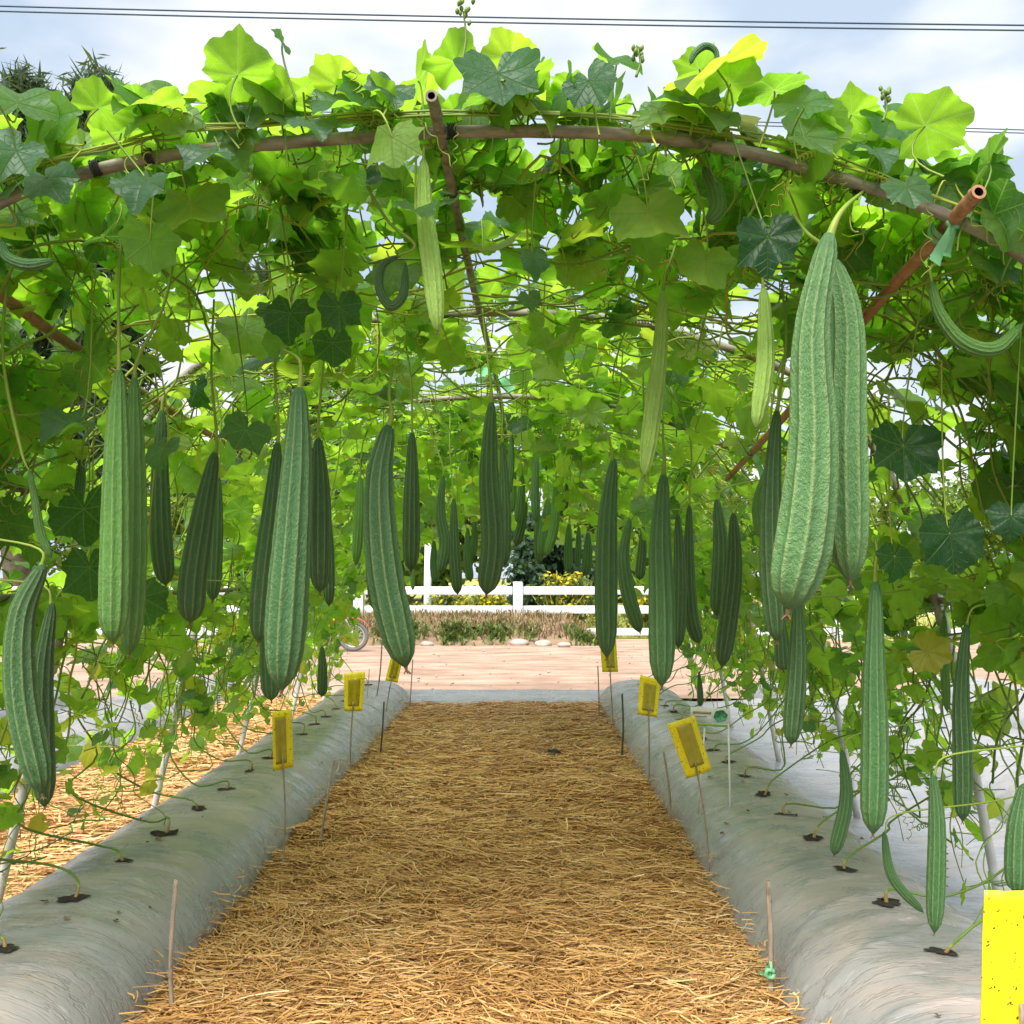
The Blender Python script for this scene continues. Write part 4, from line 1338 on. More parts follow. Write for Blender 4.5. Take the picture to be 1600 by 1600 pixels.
g([(336, 706), (318, 800), (302, 900), (297, 972)], 46, 'dark', "dark gourd slanting down left, between bright pair and left cluster", 2.7)
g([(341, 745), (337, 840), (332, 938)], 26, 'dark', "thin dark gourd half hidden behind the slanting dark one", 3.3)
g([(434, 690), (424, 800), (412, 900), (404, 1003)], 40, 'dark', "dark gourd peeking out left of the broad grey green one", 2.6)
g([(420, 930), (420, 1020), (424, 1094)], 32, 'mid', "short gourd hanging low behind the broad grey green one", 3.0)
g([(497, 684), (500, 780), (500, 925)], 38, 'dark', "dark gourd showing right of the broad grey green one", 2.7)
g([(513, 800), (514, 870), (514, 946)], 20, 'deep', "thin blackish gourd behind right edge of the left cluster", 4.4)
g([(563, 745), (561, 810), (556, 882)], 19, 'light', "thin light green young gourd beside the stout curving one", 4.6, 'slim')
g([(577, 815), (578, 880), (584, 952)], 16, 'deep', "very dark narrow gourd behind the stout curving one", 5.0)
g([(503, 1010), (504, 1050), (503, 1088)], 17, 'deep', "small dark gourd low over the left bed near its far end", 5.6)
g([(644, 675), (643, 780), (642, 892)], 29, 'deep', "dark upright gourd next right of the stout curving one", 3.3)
g([(645, 878), (645, 900), (645, 922)], 8, 'light', "tiny green gourdlet showing under the dark upright one", 5.2, 'slim', tip=False)
g([(693, 742), (688, 800), (695, 850), (688, 896)], 20, 'dark', "slim dark gourd left of the centre, bent near its tip", 4.4)
g([(709, 778), (710, 860), (715, 928)], 20, 'deep', "slim blackish gourd reaching down over the white top rail", 4.6)
g([(678, 845), (678, 880), (681, 909)], 15, 'mid', "short green gourd in front of the tall white pole", 6.2)
g([(731, 825), (730, 870), (735, 908)], 15, 'mid', "small gourd with hooked tip left of the central large one", 6.4)
g([(742, 812), (741, 845), (738, 872)], 13, 'mid', "small far gourd close behind the one with hooked tip", 7.4)
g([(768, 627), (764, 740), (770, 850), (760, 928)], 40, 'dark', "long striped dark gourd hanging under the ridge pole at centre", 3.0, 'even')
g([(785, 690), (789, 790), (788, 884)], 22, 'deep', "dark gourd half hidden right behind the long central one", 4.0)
g([(800, 680), (798, 730), (793, 775)], 14, 'mid', "short gourd high under the roof right of the ridge pole", 5.2)
g([(803, 728), (801, 765), (800, 800)], 15, 'light', "left one of two pale small gourds right of centre", 6.4)
g([(816, 742), (814, 780), (810, 818)], 16, 'pale', "right one of two pale small gourds right of centre", 6.2)
g([(822, 785), (815, 820), (806, 852)], 17, 'deep', "blackish slanted gourd under the two pale small ones", 6.8)
g([(839, 694), (836, 760), (838, 816)], 15, 'mid', "thin straight gourd in front of the far shrub top", 5.6)
g([(869, 755), (866, 820), (854, 868)], 17, 'light', "thin green gourd leaning against the bluish clustered pair", 6.0, 'slim')
g([(856, 780), (852, 825), (848, 868)], 22, 'pale', "bluish plump gourd of the far central cluster", 6.6)
g([(842, 800), (840, 840), (842, 880)], 14, 'dark', "dark narrow gourd at left of the far central cluster", 7.2)
g([(885, 755), (883, 780), (878, 808)], 14, 'dark', "short dark gourd high above the far row of three", 6.2)
g([(889, 818), (888, 855), (888, 893)], 15, 'mid', "left gourd of the far row of three above fence", 6.6)
g([(904, 822), (904, 850), (902, 886)], 11, 'mid', "narrow middle gourd of the far row of three above fence", 7.4)
g([(919, 832), (918, 865), (915, 899)], 17, 'dark', "right gourd of the far row of three above fence", 6.8)
g([(959, 717), (950, 800), (947, 900), (948, 1026)], 38, 'mid', "long green gourd hanging over the far right yellow trap", 3.0, stalk_path=[(955, 700, 0), (948, 675, 0), (935, 660, .03)])
g([(984, 810), (974, 870), (982, 930), (1000, 988)], 25, 'dark', "dark gourd bending right between the two long green ones", 4.0)
g([(1005, 822), (1003, 865), (999, 906)], 17, 'deep', "small dark gourd behind the bending one", 5.8)
g([(1037, 740), (1032, 840), (1034, 950), (1034, 1071)], 44, 'mid', "thick green gourd hanging directly above the right yellow traps", 2.75, stalk_path=[(1038, 715, 0), (1036, 690, 0), (1036, 660, .03)])
g([(1059, 803), (1062, 900), (1060, 1012)], 24, 'dark', "dark gourd just right of the thick green one", 3.6)
g([(1077, 788), (1076, 880), (1080, 960), (1092, 1005)], 24, 'dark', "second dark gourd right of thick green one, tip turned outward", 3.7)
g([(1036, 455), (1030, 560), (1018, 660), (1007, 742)], 31, 'young', "long light green young gourd slanting down left from the roof", 2.3, 'slim')
g([(1006, 735), (1000, 765), (990, 782)], 11, 'young', "tiny curved gourdlet below the tip of the long light green one", 3.4, 'slim', tip=False)
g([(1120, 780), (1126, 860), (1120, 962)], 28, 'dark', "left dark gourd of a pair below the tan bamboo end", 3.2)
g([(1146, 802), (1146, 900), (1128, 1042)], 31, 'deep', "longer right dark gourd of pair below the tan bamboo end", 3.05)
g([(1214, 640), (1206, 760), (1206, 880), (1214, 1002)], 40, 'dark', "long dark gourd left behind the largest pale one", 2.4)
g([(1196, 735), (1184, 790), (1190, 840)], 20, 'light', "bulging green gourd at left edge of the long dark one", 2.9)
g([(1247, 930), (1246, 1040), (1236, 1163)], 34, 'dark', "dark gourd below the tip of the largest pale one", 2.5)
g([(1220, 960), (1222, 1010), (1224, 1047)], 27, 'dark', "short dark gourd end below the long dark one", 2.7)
g([(1193, 450), (1196, 560), (1182, 668)], 31, 'young', "pale yellowish young gourd under the big dark leaf", 1.95, 'slim')
g([(1368, 906), (1366, 1050), (1367, 1180), (1364, 1302)], 45, 'mid', "long straight gourd alone on the right wall", 2.3, 'even', stalk_path=[(1368, 885, 0), (1370, 860, 0), (1366, 835, .02)])
g([(1510, 974), (1502, 1080), (1504, 1180), (1504, 1282)], 33, 'mid', "gourd beside the white post near right border", 2.5)
g([(1475, 960), (1476, 1040), (1480, 1112)], 15, 'light', "thin young gourd left of the one beside the white post", 3.0, 'slim')
g([(1458, 1210), (1464, 1300), (1460, 1457)], 30, 'mid', "gourd hanging low just above the right bed", 2.2)
g([(1381, 1300), (1394, 1370), (1442, 1425)], 17, 'mid', "thin curved gourd low over the right bed", 2.4, 'slim')
g([(1316, 1172), (1322, 1250), (1303, 1336)], 24, 'mid', "crooked small gourd over the row of planting holes at right", 2.7)
g([(1600, 1225), (1590, 1300), (1588, 1395)], 38, 'mid', "cut off gourd at the right border above the large yellow card", 2.1)
g([(1092, 1050), (1094, 1080), (1094, 1103)], 11, 'deep', "tiny dark gourd above the small white sign", 4.6)
g([(662, 250), (664, 330), (676, 430), (684, 517)], 33, 'young', "long light green young gourd left of ridge pole near the top", 1.9, 'slim')
g([(622, 400), (598, 415), (593, 450), (610, 478), (630, 460), (634, 410)], 17, 'mid', "looped gourd coiled into a ring high on the left of centre", 2.1, 'slim')
g([(1455, 440), (1468, 490), (1505, 535), (1555, 545), (1598, 506)], 25, 'light', "hook shaped gourd curving up at the upper right", 1.95, 'slim')
g([(1122, 105), (1118, 80), (1102, 72), (1085, 84), (1079, 100)], 12, 'blue', "young gourd arched over the topmost leaves with dry blossom", 1.84, 'slim', stalk=False)
g([(1100, 262), (1118, 300), (1120, 330), (1106, 348)], 30, 'light', "curled gourd half hidden high under front arch right of centre", 2.0, 'slim')
g([(1150, 180), (1178, 215), (1196, 236)], 34, 'dark', "dark gourd lying on top of the front arch among leaves", 2.0, 'even', stalk=False)
g([(1428, 236), (1455, 275), (1489, 328)], 17, 'mid', "thin gourd slanting behind the right end of front arch", 1.98, 'slim')
g([(46, 735), (56, 790), (64, 835), (80, 872)], 15, 'light', "thin bent young gourd above the bowed one at left border", 2.1, 'slim')
g([(128, 712), (126, 750), (121, 790)], 17, 'mid', "short gourd between grey leaf and bright pair at left", 2.7)
g([(0, 375), (12, 402), (45, 414), (84, 408)], 20, 'mid', "curved gourd resting on a leaf at the upper left border", 1.9, 'slim')

# ------------------------------------------------------------------ sticky traps, stakes, sign
def bed_or_ground(x, y):
    z = straw_z(np.array(x), np.array(y))
    for b, sd_ in ((LB, 21), (RB, 37)):
        if abs(x - b[0]) < b[1] * 1.1:
            z = max(float(z), float(bed_z(*b, np.array(x), np.array(y), sd_)))
    return float(z)


def foot(px, py):
    """the ground point seen at a pixel"""
    for d in np.linspace(1.5, 12, 2100):
        p = P(px, py, d)
        if p[2] <= bed_or_ground(p[0], d): return p
    return P(px, py, 8)


def stick(name, a, b, r, mat, parent=None, n=24, wob=0.004):
    a = np.asarray(a, float); b = np.asarray(b, float)
    a = a - nrm(b - a) * 0.04
    mid = (a + b) / 2 + rng.normal(0, 0.006, 3)
    return pole_mesh([a, mid, b], r, 8, 0.085, False, n, wob).build(name, mat, parent)


def trap(card, fpx, label, yaw=0.0, glue=(0.2, 0.16, 0.2, 0.14), mat=None, d=None):
    """card: four pixel corners (top left, top right, bottom right, bottom left)"""
    f = foot(*fpx) if d is None else P(fpx[0], fpx[1], d)
    d = f[1]
    root = empty("sticky_trap", f)
    tag(root, label, "insect trap", "yellow sticky traps on sticks")
    cs = np.array([P(x, y, d) for x, y in card])
    cen = cs.mean(0)
    cs[:, 1] += (cs[:, 0] - cen[0]) * yaw
    def quadsheet(u0, u1, v0, v1, off, th, mat, name, parent):
        mb = MB()
        nu, nv = 17, 13
        U, V = np.meshgrid(np.linspace(u0, u1, nu), np.linspace(v0, v1, nv))
        p = (cs[0] * ((1 - U) * (1 - V))[..., None] + cs[1] * (U * (1 - V))[..., None] + cs[2] * (U * V)[..., None] + cs[3] * ((1 - U) * V)[..., None])
        bend = 0.022 * np.linalg.norm(cs[0] - cs[1]) * np.sin(U * 17) * (0.4 + 0.6 * V) + 0.10 * np.linalg.norm(cs[0] - cs[1]) * ((U - 0.5) ** 2 * 2 + 0.25 * np.sin(V * 5 + f[0] * 9))
        p[..., 1] += bend + off
        idx = np.arange(nu * nv).reshape(nv, nu)
        q = np.stack([idx[:-1, :-1], idx[1:, :-1], idx[1:, 1:], idx[:-1, 1:]], -1).reshape(-1, 4)
        back = p.copy(); back[..., 1] += th
        n_ = nu * nv
        rim = np.concatenate([idx[0, :-1], idx[:-1, -1], idx[-1, :0:-1], idx[:0:-1, 0]])
        r2 = np.roll(rim, -1)
        side = np.stack([rim, r2, r2 + n_, rim + n_], -1)
        mb.add(np.vstack([p.reshape(-1, 3), back.reshape(-1, 3)]), [q, q[:, ::-1] + n_, side], 0)
        return mb.build(name, mat, parent, smooth=False)
    cd_ = quadsheet(0, 1, 0, 1, 0, 0.0025, M['trap'], "card", root)
    if glue:
        quadsheet(glue[0], 1 - glue[2], glue[1], 1 - glue[3], -0.0025, 0.0015, M['glue'], "glue_sheet", cd_)
    bt = (cs[2] + cs[3]) / 2
    tp = bt + (cen - bt) * 0.5
    tp[1] -= 0.006
    stick("stick", f, tp, 0.0035 if d < 5 else 0.005, M['stake'], root)
    return root


trap([(538, 1051), (570, 1050), (565, 1112), (538, 1111)], (548, 1212), "yellow sticky trap second from the front in the left row", 0.2)
trap([(428, 1111), (453, 1109), (455, 1201), (429, 1203)], (441, 1362), "narrow yellow sticky trap nearest the camera in the left row", 0.9, (0.16, 0.1, 0.3, 0.1))
trap([(613, 1018), (630, 1024), (621, 1067), (602, 1063)], (604, 1112), "tilted yellow sticky trap under tip of the stout curving gourd", 0.2)
trap([(1000, 1054), (1034, 1064), (1027, 1121), (996, 1116)], (1014, 1217), "yellow sticky trap touching the tip of the thick green gourd", 0.2)
trap([(937, 1000), (963, 1000), (966, 1050), (941, 1050)], (958, 1128), "far yellow sticky trap under the long green gourd at right", 0.1, (0.28, 0.1, 0.18, 0.14))
trap([(1042, 1131), (1086, 1118), (1113, 1204), (1073, 1217)], (1107, 1364), "yellow sticky trap leaning in front of the small white sign", 0.1, (0.26, 0.1, 0.2, 0.16))
trap([(1540, 1392), (1652, 1394), (1655, 1625), (1530, 1622)], (1592, 2120), "large speckled yellow card at the lower right corner", 0.1, None, d=1.45)

STK = [((275, 1374), (271, 1586), 0.0062, 'stake', "pale jointed bamboo stake nearest the camera by the left bed"),
       ((522, 1188), (500, 1325), 0.0055, 'stake', "leaning bamboo stake behind the narrow left yellow trap"),
       ((600, 1096), (594, 1184), 0.0055, 'stake_dark', "short dark stake near the far end of the left bed"),
       ((1037, 1174), (1047, 1293), 0.0055, 'stake', "dull leaning stake left of the leaning yellow trap"),
       ((972, 1084), (971, 1186), 0.006, 'stake_dark', "dark upright stake left of the trap under the thick gourd"),
       ((1200, 1376), (1204, 1565), 0.0075, 'stake', "split bamboo stake with green tie nearest camera by right bed"),
       ((934, 1040), (936, 1122), 0.005, 'stake', "thin brown stake at the far right corner of the path"),
       ((645, 1030), (641, 1108), 0.005, 'stake', "thin brown stake at the far left corner of the path"),
       ((597, 1000), (589, 1086), 0.006, 'stake', "thin leaning brown stake furthest back left of the path"),
       ((577, 1045), (574, 1088), 0.003, 'stake', "faint thin twig stake at far end of left bed")]
for (tx, ty), fp, r, mt, lab in STK:
    f = foot(*fp)
    o = stick("stake", f, P(tx, ty, f[1] + 0.02), r, M[mt])
    tag(o, lab, "stake", "stakes along the beds")
f = foot(1204, 1565)
ribbon(P(1201, 1518, f[1]), (0, 0, 1), 0.011, "pale green tape tied round the split stake by the right bed", [((-1, 0, 0.1), 0.03, 0.012), ((0.1, 0, 1), 0.05, 0.008)])

mb = MB()      # fallen bits of leaf and blossom on the film
for b, sd_ in ((LB, 21), (RB, 37)):
    for q in range(26):
        y = 1.6 + 6.8 * rng.random() ** 1.4
        x = b[0] + b[1] * rng.uniform(-0.75, 0.75)
        z = float(bed_z(*b, np.array(x), np.array(y), sd_)) + 0.004
        n = 7
        a = np.arange(n) / n * 2 * math.pi + rng.random()
        rr = rng.uniform(0.005, 0.014) * rng.uniform(0.4, 1.2, n)
        v = np.stack([x + np.cos(a) * rr, y + np.sin(a) * rr, z + rng.uniform(0, 0.010, n)], -1)
        v = np.vstack([[(x, y, z + 0.002)], v])
        mb.add(v, [np.array([(0, 1 + i, 1 + (i + 1) % n) for i in range(n)])])
tag(mb.build("litter", M['tip'], smooth=False), "dry leaf and blossom crumbs fallen on the plastic film", "litter", kind='stuff')

# small information sign
f = foot(1089, 1273)
d = f[1]
root = empty("information_sign", f)
tag(root, "small white sign with green emblem standing on the right bed", "sign")
cs = [P(1078, 1104, d), P(1140, 1108, d), P(1140, 1131, d), P(1078, 1127, d)]
cen = sum(cs) / 4
wv = nrm(cs[1] - cs[0]); wid = np.linalg.norm(cs[1] - cs[0]); hgt = np.linalg.norm(cs[3] - cs[0])
ang = math.atan2(wv[2], wv[0]); rm = rotm('y', -ang)
mb = MB(); box(mb, cen, wid, 0.006, hgt, 0, rm, 0.0012); bd = mb.build("board", M['signw'], root, smooth=False)
mb = MB(); box(mb, cen + rm @ np.array((-wid * 0.20, -0.0038, hgt * 0.16)), wid * 0.46, 0.0016, hgt * 0.15, 0, rm); mb.build("title_bar", M['signtan'], bd, smooth=False)
mb = MB(); box(mb, cen + rm @ np.array((-wid * 0.24, -0.0036, -hgt * 0.10)), wid * 0.32, 0.0012, hgt * 0.04, 0, rm); mb.build("text_line", M['signline'], bd, smooth=False)
mb = MB()
n = 28; a = np.arange(n) / n * 2 * math.pi
rr = 1 + 0.05 * np.sin(a * 6)
v = np.stack([np.cos(a) * wid * 0.17 * rr, np.full(n, 0.0), np.sin(a) * hgt * 0.40 * rr], -1)
v2 = np.vstack([v, v + np.array((0, 0.002, 0))])
base = cen + rm @ np.array((wid * 0.27, -0.0052, 0))
side = np.array([(i, (i + 1) % n, n + (i + 1) % n, n + i) for i in range(n)])
mb.add(v2 @ rm.T + base, [np.arange(n).reshape(1, -1), side], 0); mb.build("emblem", M['signgreen'], bd, smooth=False)
mb = MB(); box(mb, cen + rm @ np.array((0, -0.001, -hgt * 0.66)), wid * 1.0, 0.005, hgt * 0.16, 0, rm, 0.001); mb.build("green_strip", M['signstrip'], bd, smooth=False)
for a_, b_ in ((P(1102, 1126, d + .006), f - np.array((0, 0, 0.04))), (P(1138, 1126, d + .006), foot(1141, 1262) - np.array((0, 0, 0.03)))):
    mb = MB()
    v, fa = tubes(np.array([a_, (a_ + b_) / 2, b_])[None], np.full((1, 3), 0.0042), 8)
    mb.add(v, fa); mb.build("leg", M['white'], root)

# scrap of dark plastic on the straw
f = foot(866, 1182)
mb = MB()
n = 9
a = np.arange(n) / n * 2 * math.pi
rr = 0.045 * np.array([1, .8, 1.1, .9, 1.0, .7, 1.1, .9, .8])
top = np.stack([np.cos(a) * rr, np.sin(a) * rr * 0.8, 0.03 + 0.012 * np.sin(a * 3)], -1) + f
bot = top * np.array((1, 1, 0)) + np.array((0, 0, f[2] - 0.004))
ctr = f + np.array((0.005, 0, 0.052))
fa3 = np.array([(2 * n, i, (i + 1) % n) for i in range(n)])
q = np.array([(i, n + i, n + (i + 1) % n, (i + 1) % n) for i in range(n)])
mb.add(np.vstack([top, bot, ctr[None]]), [fa3, q])
tag(mb.build("plastic_scrap", M['black'], smooth=False), "small dark plastic scrap lying on the straw path", "litter")


# ------------------------------------------------------------------ beyond the tunnel
FD = 18.4
root = empty("white_fence", (P(809, 900, FD)[0], FD, 0))
tag(root, "white three rail fence behind the dry grass bank across the road", "fence")
for k in range(-9, 10):
    x = P(809, 900, FD)[0] + k * 3.05
    mb = MB(); box(mb, (x, FD, 0.52), 0.205, 0.2, 1.14, 0, None, 0.02); mb.build("post", M['white'], root, smooth=False)
for zc, th in ((0.92, 0.155), (0.555, 0.15), (0.13, 0.14)):
    mb = MB(); box(mb, (P(809, 900, FD)[0], FD + 0.02, zc), 57.0, 0.07, th, 0, None, 0.012); mb.build("rail", M['white'], root, smooth=False)

BX0, BX1 = P(350, 900, 17.6)[0], P(936, 900, 17.6)[0]


def bank_z(x, y):
    e = np.clip((BX1 - x) / 0.5, 0, 1) * np.clip((x - BX0) / 0.8, 0, 1)
    t = np.clip((y - 16.75) / 1.0, 0, 1)
    h = (0.46 + 0.14 * (fbm(x * 1.4, y * 0 + 2, 3, 101) - 0.4)) * np.where(y > 18.05, np.clip(1 - (y - 18.05) / 0.25, 0, 1), t ** 0.6)
    return -0.03 + e * h + 0.05 * (fbm(x * 4, y * 4, 3, 103) - 0.3) * e


mb = MB()
grid(mb, np.linspace(BX0 - 0.3, BX1 + 0.3, 160), np.linspace(16.7, 18.32, 40), bank_z)
tag(mb.build("earth_bank", M['bank']), kind='structure')


def blades(n, fx, fy, fz, hmin, hmax, w, lean=0.5, dx=0.0):
    x, y = fx(n), fy(n)
    z = fz(x, y)
    h = rng.uniform(hmin, hmax, n)
    a = rng.uniform(0, 6.28, n)
    ln = np.stack([np.cos(a), np.sin(a), np.zeros(n)], -1) * (h * rng.uniform(0, lean, n))[:, None]
    p0 = np.stack([x, y, z - 0.02], -1)
    p1 = p0 + ln * 0.35 + np.stack([np.zeros(n), np.zeros(n), h * 0.6], -1)
    p2 = p0 + ln + np.stack([np.zeros(n), np.zeros(n), h * rng.uniform(0.6, 1.0, n)], -1)
    sd_ = np.stack([np.cos(a + 1.57), np.sin(a + 1.57), np.zeros(n)], -1) * w * 0.5
    v = np.stack([p0 - sd_, p0 + sd_, p1 - sd_ * 0.8, p1 + sd_ * 0.8, p2], 1)
    off = np.arange(n)[:, None] * 5
    q = off + np.array([[0, 1, 3, 2]]); t3 = off + np.array([[2, 3, 4]])
    return v.reshape(-1, 3), [q, t3], np.repeat(rng.random(n), 5)


mb = MB()
v, f, tn = blades(5200, lambda n: rng.uniform(BX0, BX1 + 0.1, n), lambda n: rng.uniform(16.85, 18.15, n), bank_z, 0.06, 0.24, 0.018, 1.6)
mb.add(v, f, 0, tint=tn)
for cx_ in rng.uniform(BX0, BX1, 34):
    v, f, tn = blades(60, lambda n: rng.normal(cx_, 0.12, n), lambda n: rng.normal(17.0, 0.15, n), bank_z, 0.06, 0.22, 0.05, 1.3)
    mb.add(v, f, 1, tint=tn)
tag(mb.build("dry_grass", [M['dry'], M['weed']], smooth=False), "dry brown grass with green weeds covering the bank below the fence", "grass", kind='stuff')
mb = MB()
v, f, tn = blades(9000, lambda n: rng.uniform(-13, 9, n), lambda n: 18.6 + 14 * rng.random(n) ** 1.5, lambda x, y: 0.0 * x, 0.15, 0.55, 0.03, 0.9)
mb.add(v, f, 0, tint=tn)
tag(mb.build("field_grass", [mat_foliage("field_grass", (0.14, 0.19, 0.03), (0.32, 0.35, 0.07), (0.50, 0.46, 0.14))], smooth=False), "tall yellow green grass growing in the field behind fence", "grass", kind='stuff')


def blob(c_, r, seed, flat=0.6, n=10):
    g_ = np.random.default_rng(seed)
    th = np.linspace(0, math.pi, n); ph = np.arange(2 * n) / (2 * n) * 2 * math.pi
    T, Ph = np.meshgrid(th, ph, indexing='ij')
    d_ = np.stack([np.sin(T) * np.cos(Ph), np.sin(T) * np.sin(Ph), np.cos(T)], -1)
    k = g_.normal(0, 1, (6, 3)); k = nrm(k)
    rr = np.ones_like(T)
    for q in k: rr -= 0.28 * np.clip((d_ @ q) - 0.55, 0, 1)
    v = d_ * rr[..., None] * r * np.array((1.25, 0.9, flat)) + c_
    idx = np.arange(T.size).reshape(T.shape)
    q = np.stack([idx[:-1], idx[1:], np.roll(idx[1:], -1, 1), np.roll(idx[:-1], -1, 1)], -1).reshape(-1, 4)
    return v.reshape(-1, 3), [q]


rocks = [(745, 1007, 9, "pale flat stone"), (812, 1009, 14, "long pale stone"), (850, 1010, 12, "rounded pale stone"), (870, 1006, 13, "grey humped stone"), (882, 1012, 9, "small light stone"),
         (668, 1010, 9, "small tilted stone"), (800, 1004, 10, "broad stone")]
wh = ["left of centre at the foot of the grass bank", "before the bank, below the middle fence post", "before the bank, right of the long one", "against the bank right of middle post", "at right end of the stone row",
      "at left end of the stone row", "just behind the long pale one"]
for i, (px, py, sp, lab) in enumerate(rocks):
    dd = 1.2 * F / (py - 900 - 2)
    p = P(px, py, dd); p[2] = 0.02
    mb = MB(); v, f = blob(p, sp / F * dd, 200 + i); mb.add(v, f)
    tag(mb.build("stone", M['rock'], smooth=False), lab + " " + wh[i], "stone", "stones along the roadside")


mb = MB()      # grit on the road
n = 900
gx, gy = rng.uniform(-9, 9, n), 9.6 + 8.0 * rng.random(n)
gr = 0.006 + 0.018 * rng.random(n) ** 3
oc = np.array([(1, 0, 0), (0, 1, 0), (-1, 0, 0), (0, -1, 0), (0, 0, 0.7), (0, 0, -0.7)], float)
v = np.stack([gx, gy, np.full(n, 0.004)], -1)[:, None] + oc[None] * gr[:, None, None] * rng.uniform(0.6, 1.4, (n, 6, 1))
fa = np.array([(0, 1, 4), (1, 2, 4), (2, 3, 4), (3, 0, 4), (1, 0, 5), (2, 1, 5), (3, 2, 5), (0, 3, 5)])
mb.add(v.reshape(-1, 3), [(fa[None] + (np.arange(n) * 6)[:, None, None]).reshape(-1, 3)])
tag(mb.build("gravel", M['rock'], smooth=False), "loose grit scattered over the dirt road", "gravel", kind='stuff')


# trees and shrubs
def leafquads(cen, spread, n, size, rs, tilt=1.0, droop=0.0, elong=1.0):
    """n small pointed leaves scattered about each centre"""
    m_ = len(cen)
    c_ = np.repeat(cen, n, 0) + rs.normal(0, 1, (m_ * n, 3)) * np.repeat(spread, n)[:, None] * np.array((1, 1, 0.8))
    a = nrm(rs.normal(0, 1, (m_ * n, 3)) * np.array((1, 1, tilt)) + np.array((0, 0, -droop)))
    b = nrm(np.cross(a, rs.normal(0, 1, (m_ * n, 3))))
    sz = size * rs.uniform(0.6, 1.4, m_ * n)[:, None]
    v = np.stack([c_ - a * sz * elong, c_ + b * sz * 0.5 / elong, c_ + a * sz * elong, c_ - b * sz * 0.5 / elong], 1)
    q = np.arange(m_ * n * 4).reshape(-1, 4)
    base = np.repeat(rs.random(m_), n) * 0.6 + rs.random(m_ * n) * 0.4
    return v.reshape(-1, 3), [q], np.repeat(base, 4)


def tree(name, base, h, rad, kind, label, seed, group, nb=26, per=60, lsz=0.16, crown0=0.3):
    rs = np.random.default_rng(seed)
    base = np.asarray(base, float)
    root = empty(name, base)
    tag(root, label, "tree" if 'tree' in name else "shrub", group)
    tb = MB()
    top = base + np.array((rs.normal(0, 0.03) * h, rs.normal(0, .03) * h, h * 0.93))
    tr = catmull([base - (0, 0, .1), base + (top - base) * 0.4 + rs.normal(0, 0.02 * h, 3) * (1, 1, 0), top], 16)
    v, f = tubes(tr[None], np.linspace(0.028 * h, 0.006 * h, 16)[None], 10)
    tb.add(v, f)
    cens, spr = [], []
    for i in range(nb):
        t = crown0 + (0.97 - crown0) * (i + rs.random()) / nb
        p0 = base + (top - base) * t
        a = rs.uniform(0, 6.28)
        if kind == 'cone': ln = rad * (1.08 - t) / (1 - crown0) * rs.uniform(0.6, 1.2); up = rs.uniform(0.1, 0.6)
        else: ln = rad * math.sqrt(max(0.05, 1 - ((t - crown0) / (1 - crown0) * 2 - 0.9) ** 2 * 0.8)) * rs.uniform(0.6, 1.1); up = rs.uniform(0.0, 0.6)
        e = p0 + np.array((math.cos(a), math.sin(a), up)) * ln
        lb = catmull([p0, (p0 + e) / 2 + rs.normal(0, 0.05 * ln, 3), e], 7)
        v, f = tubes(lb[None], np.linspace(0.009 * h * (1.1 - t), 0.0025 * h, 7)[None], 5)
        tb.add(v, f)
        for u in (0.45, 0.7, 0.9, 1.0):
            cens.append(p0 + (e - p0) * u + rs.normal(0, 0.06 * rad, 3)); spr.append(rad * (0.15 if kind == 'cone' else 0.17) * (1.25 - 0.4 * u))
    tb.build("trunk", M['bark'], root)
    cb = MB()
    v, f, tn = leafquads(np.array(cens), np.array(spr), per, lsz, rs, 1.0, 0.0, 2.1 if kind == 'cone' else 0.9)
    m_ = {'cone': 'cone', 'lite': 'lite', 'bush': 'bush'}[kind]
    cb.add(v, f, 0, tint=tn)
    cb.build("crown", M[m_], root, smooth=False)
    return root


def at(px, d): return np.array(((px - CX) / F * d, d, 0.0))


TG = "trees behind the trellis"
tree("casuarina_tree", at(135, 30), 18.6, 2.6, 'cone', "tallest dark feathery tree behind the upper left leaves", 1, TG, 64, 60, 0.17, 0.2)
tree("casuarina_tree", at(38, 32), 19.3, 2.4, 'cone', "dark feathery tree at the left border, beside the tallest", 2, TG, 64, 60, 0.17, 0.2)
tree("casuarina_tree", at(430, 33), 13.0, 2.6, 'cone', "dark feathery tree seen through leaf gaps left of the ridge pole", 3, TG, 46, 50, 0.18, 0.2)
LG = "light trees beyond the field"
for i, (px, dd, h, r, lab) in enumerate([
    (590, 40, 5.6, 3.2, "light green bushy tree beyond the fence, left of the tall white pole"),
    (700, 44, 5.0, 3.0, "light green tree beyond the field behind the central gourds"),
    (960, 42, 5.0, 3.0, "light green tree beyond the fence above the right yellow blossom"),
    (1090, 46, 6.0, 3.6, "light green tree far behind the thick green gourd"),
    (1320, 60, 7.0, 4.4, "light green tree far behind the right wall leaves"),
    (1520, 64, 7.6, 4.6, "light green tree far behind the white post at right"),
    (330, 46, 6.5, 3.6, "light green tree far behind the slanting dark gourd at left"),
    (130, 48, 7.0, 3.8, "light green tree far behind the bright gourd pair")]):
    tree("leafy_tree", at(px, dd), h, r, 'lite', lab, 20 + i, LG, 26, 50, 0.24, 0.12)
tree("dark_shrub", at(835, 20.5), 2.45, 0.85, 'bush', "dark bluish green shrub behind the fence at centre", 41, "shrubs behind the fence", 24, 90, 0.085, 0.08)
tree("dark_shrub", at(885, 21.5), 2.0, 0.7, 'bush', "smaller dark shrub close right of the central one", 42, "shrubs behind the fence", 18, 90, 0.085, 0.08)


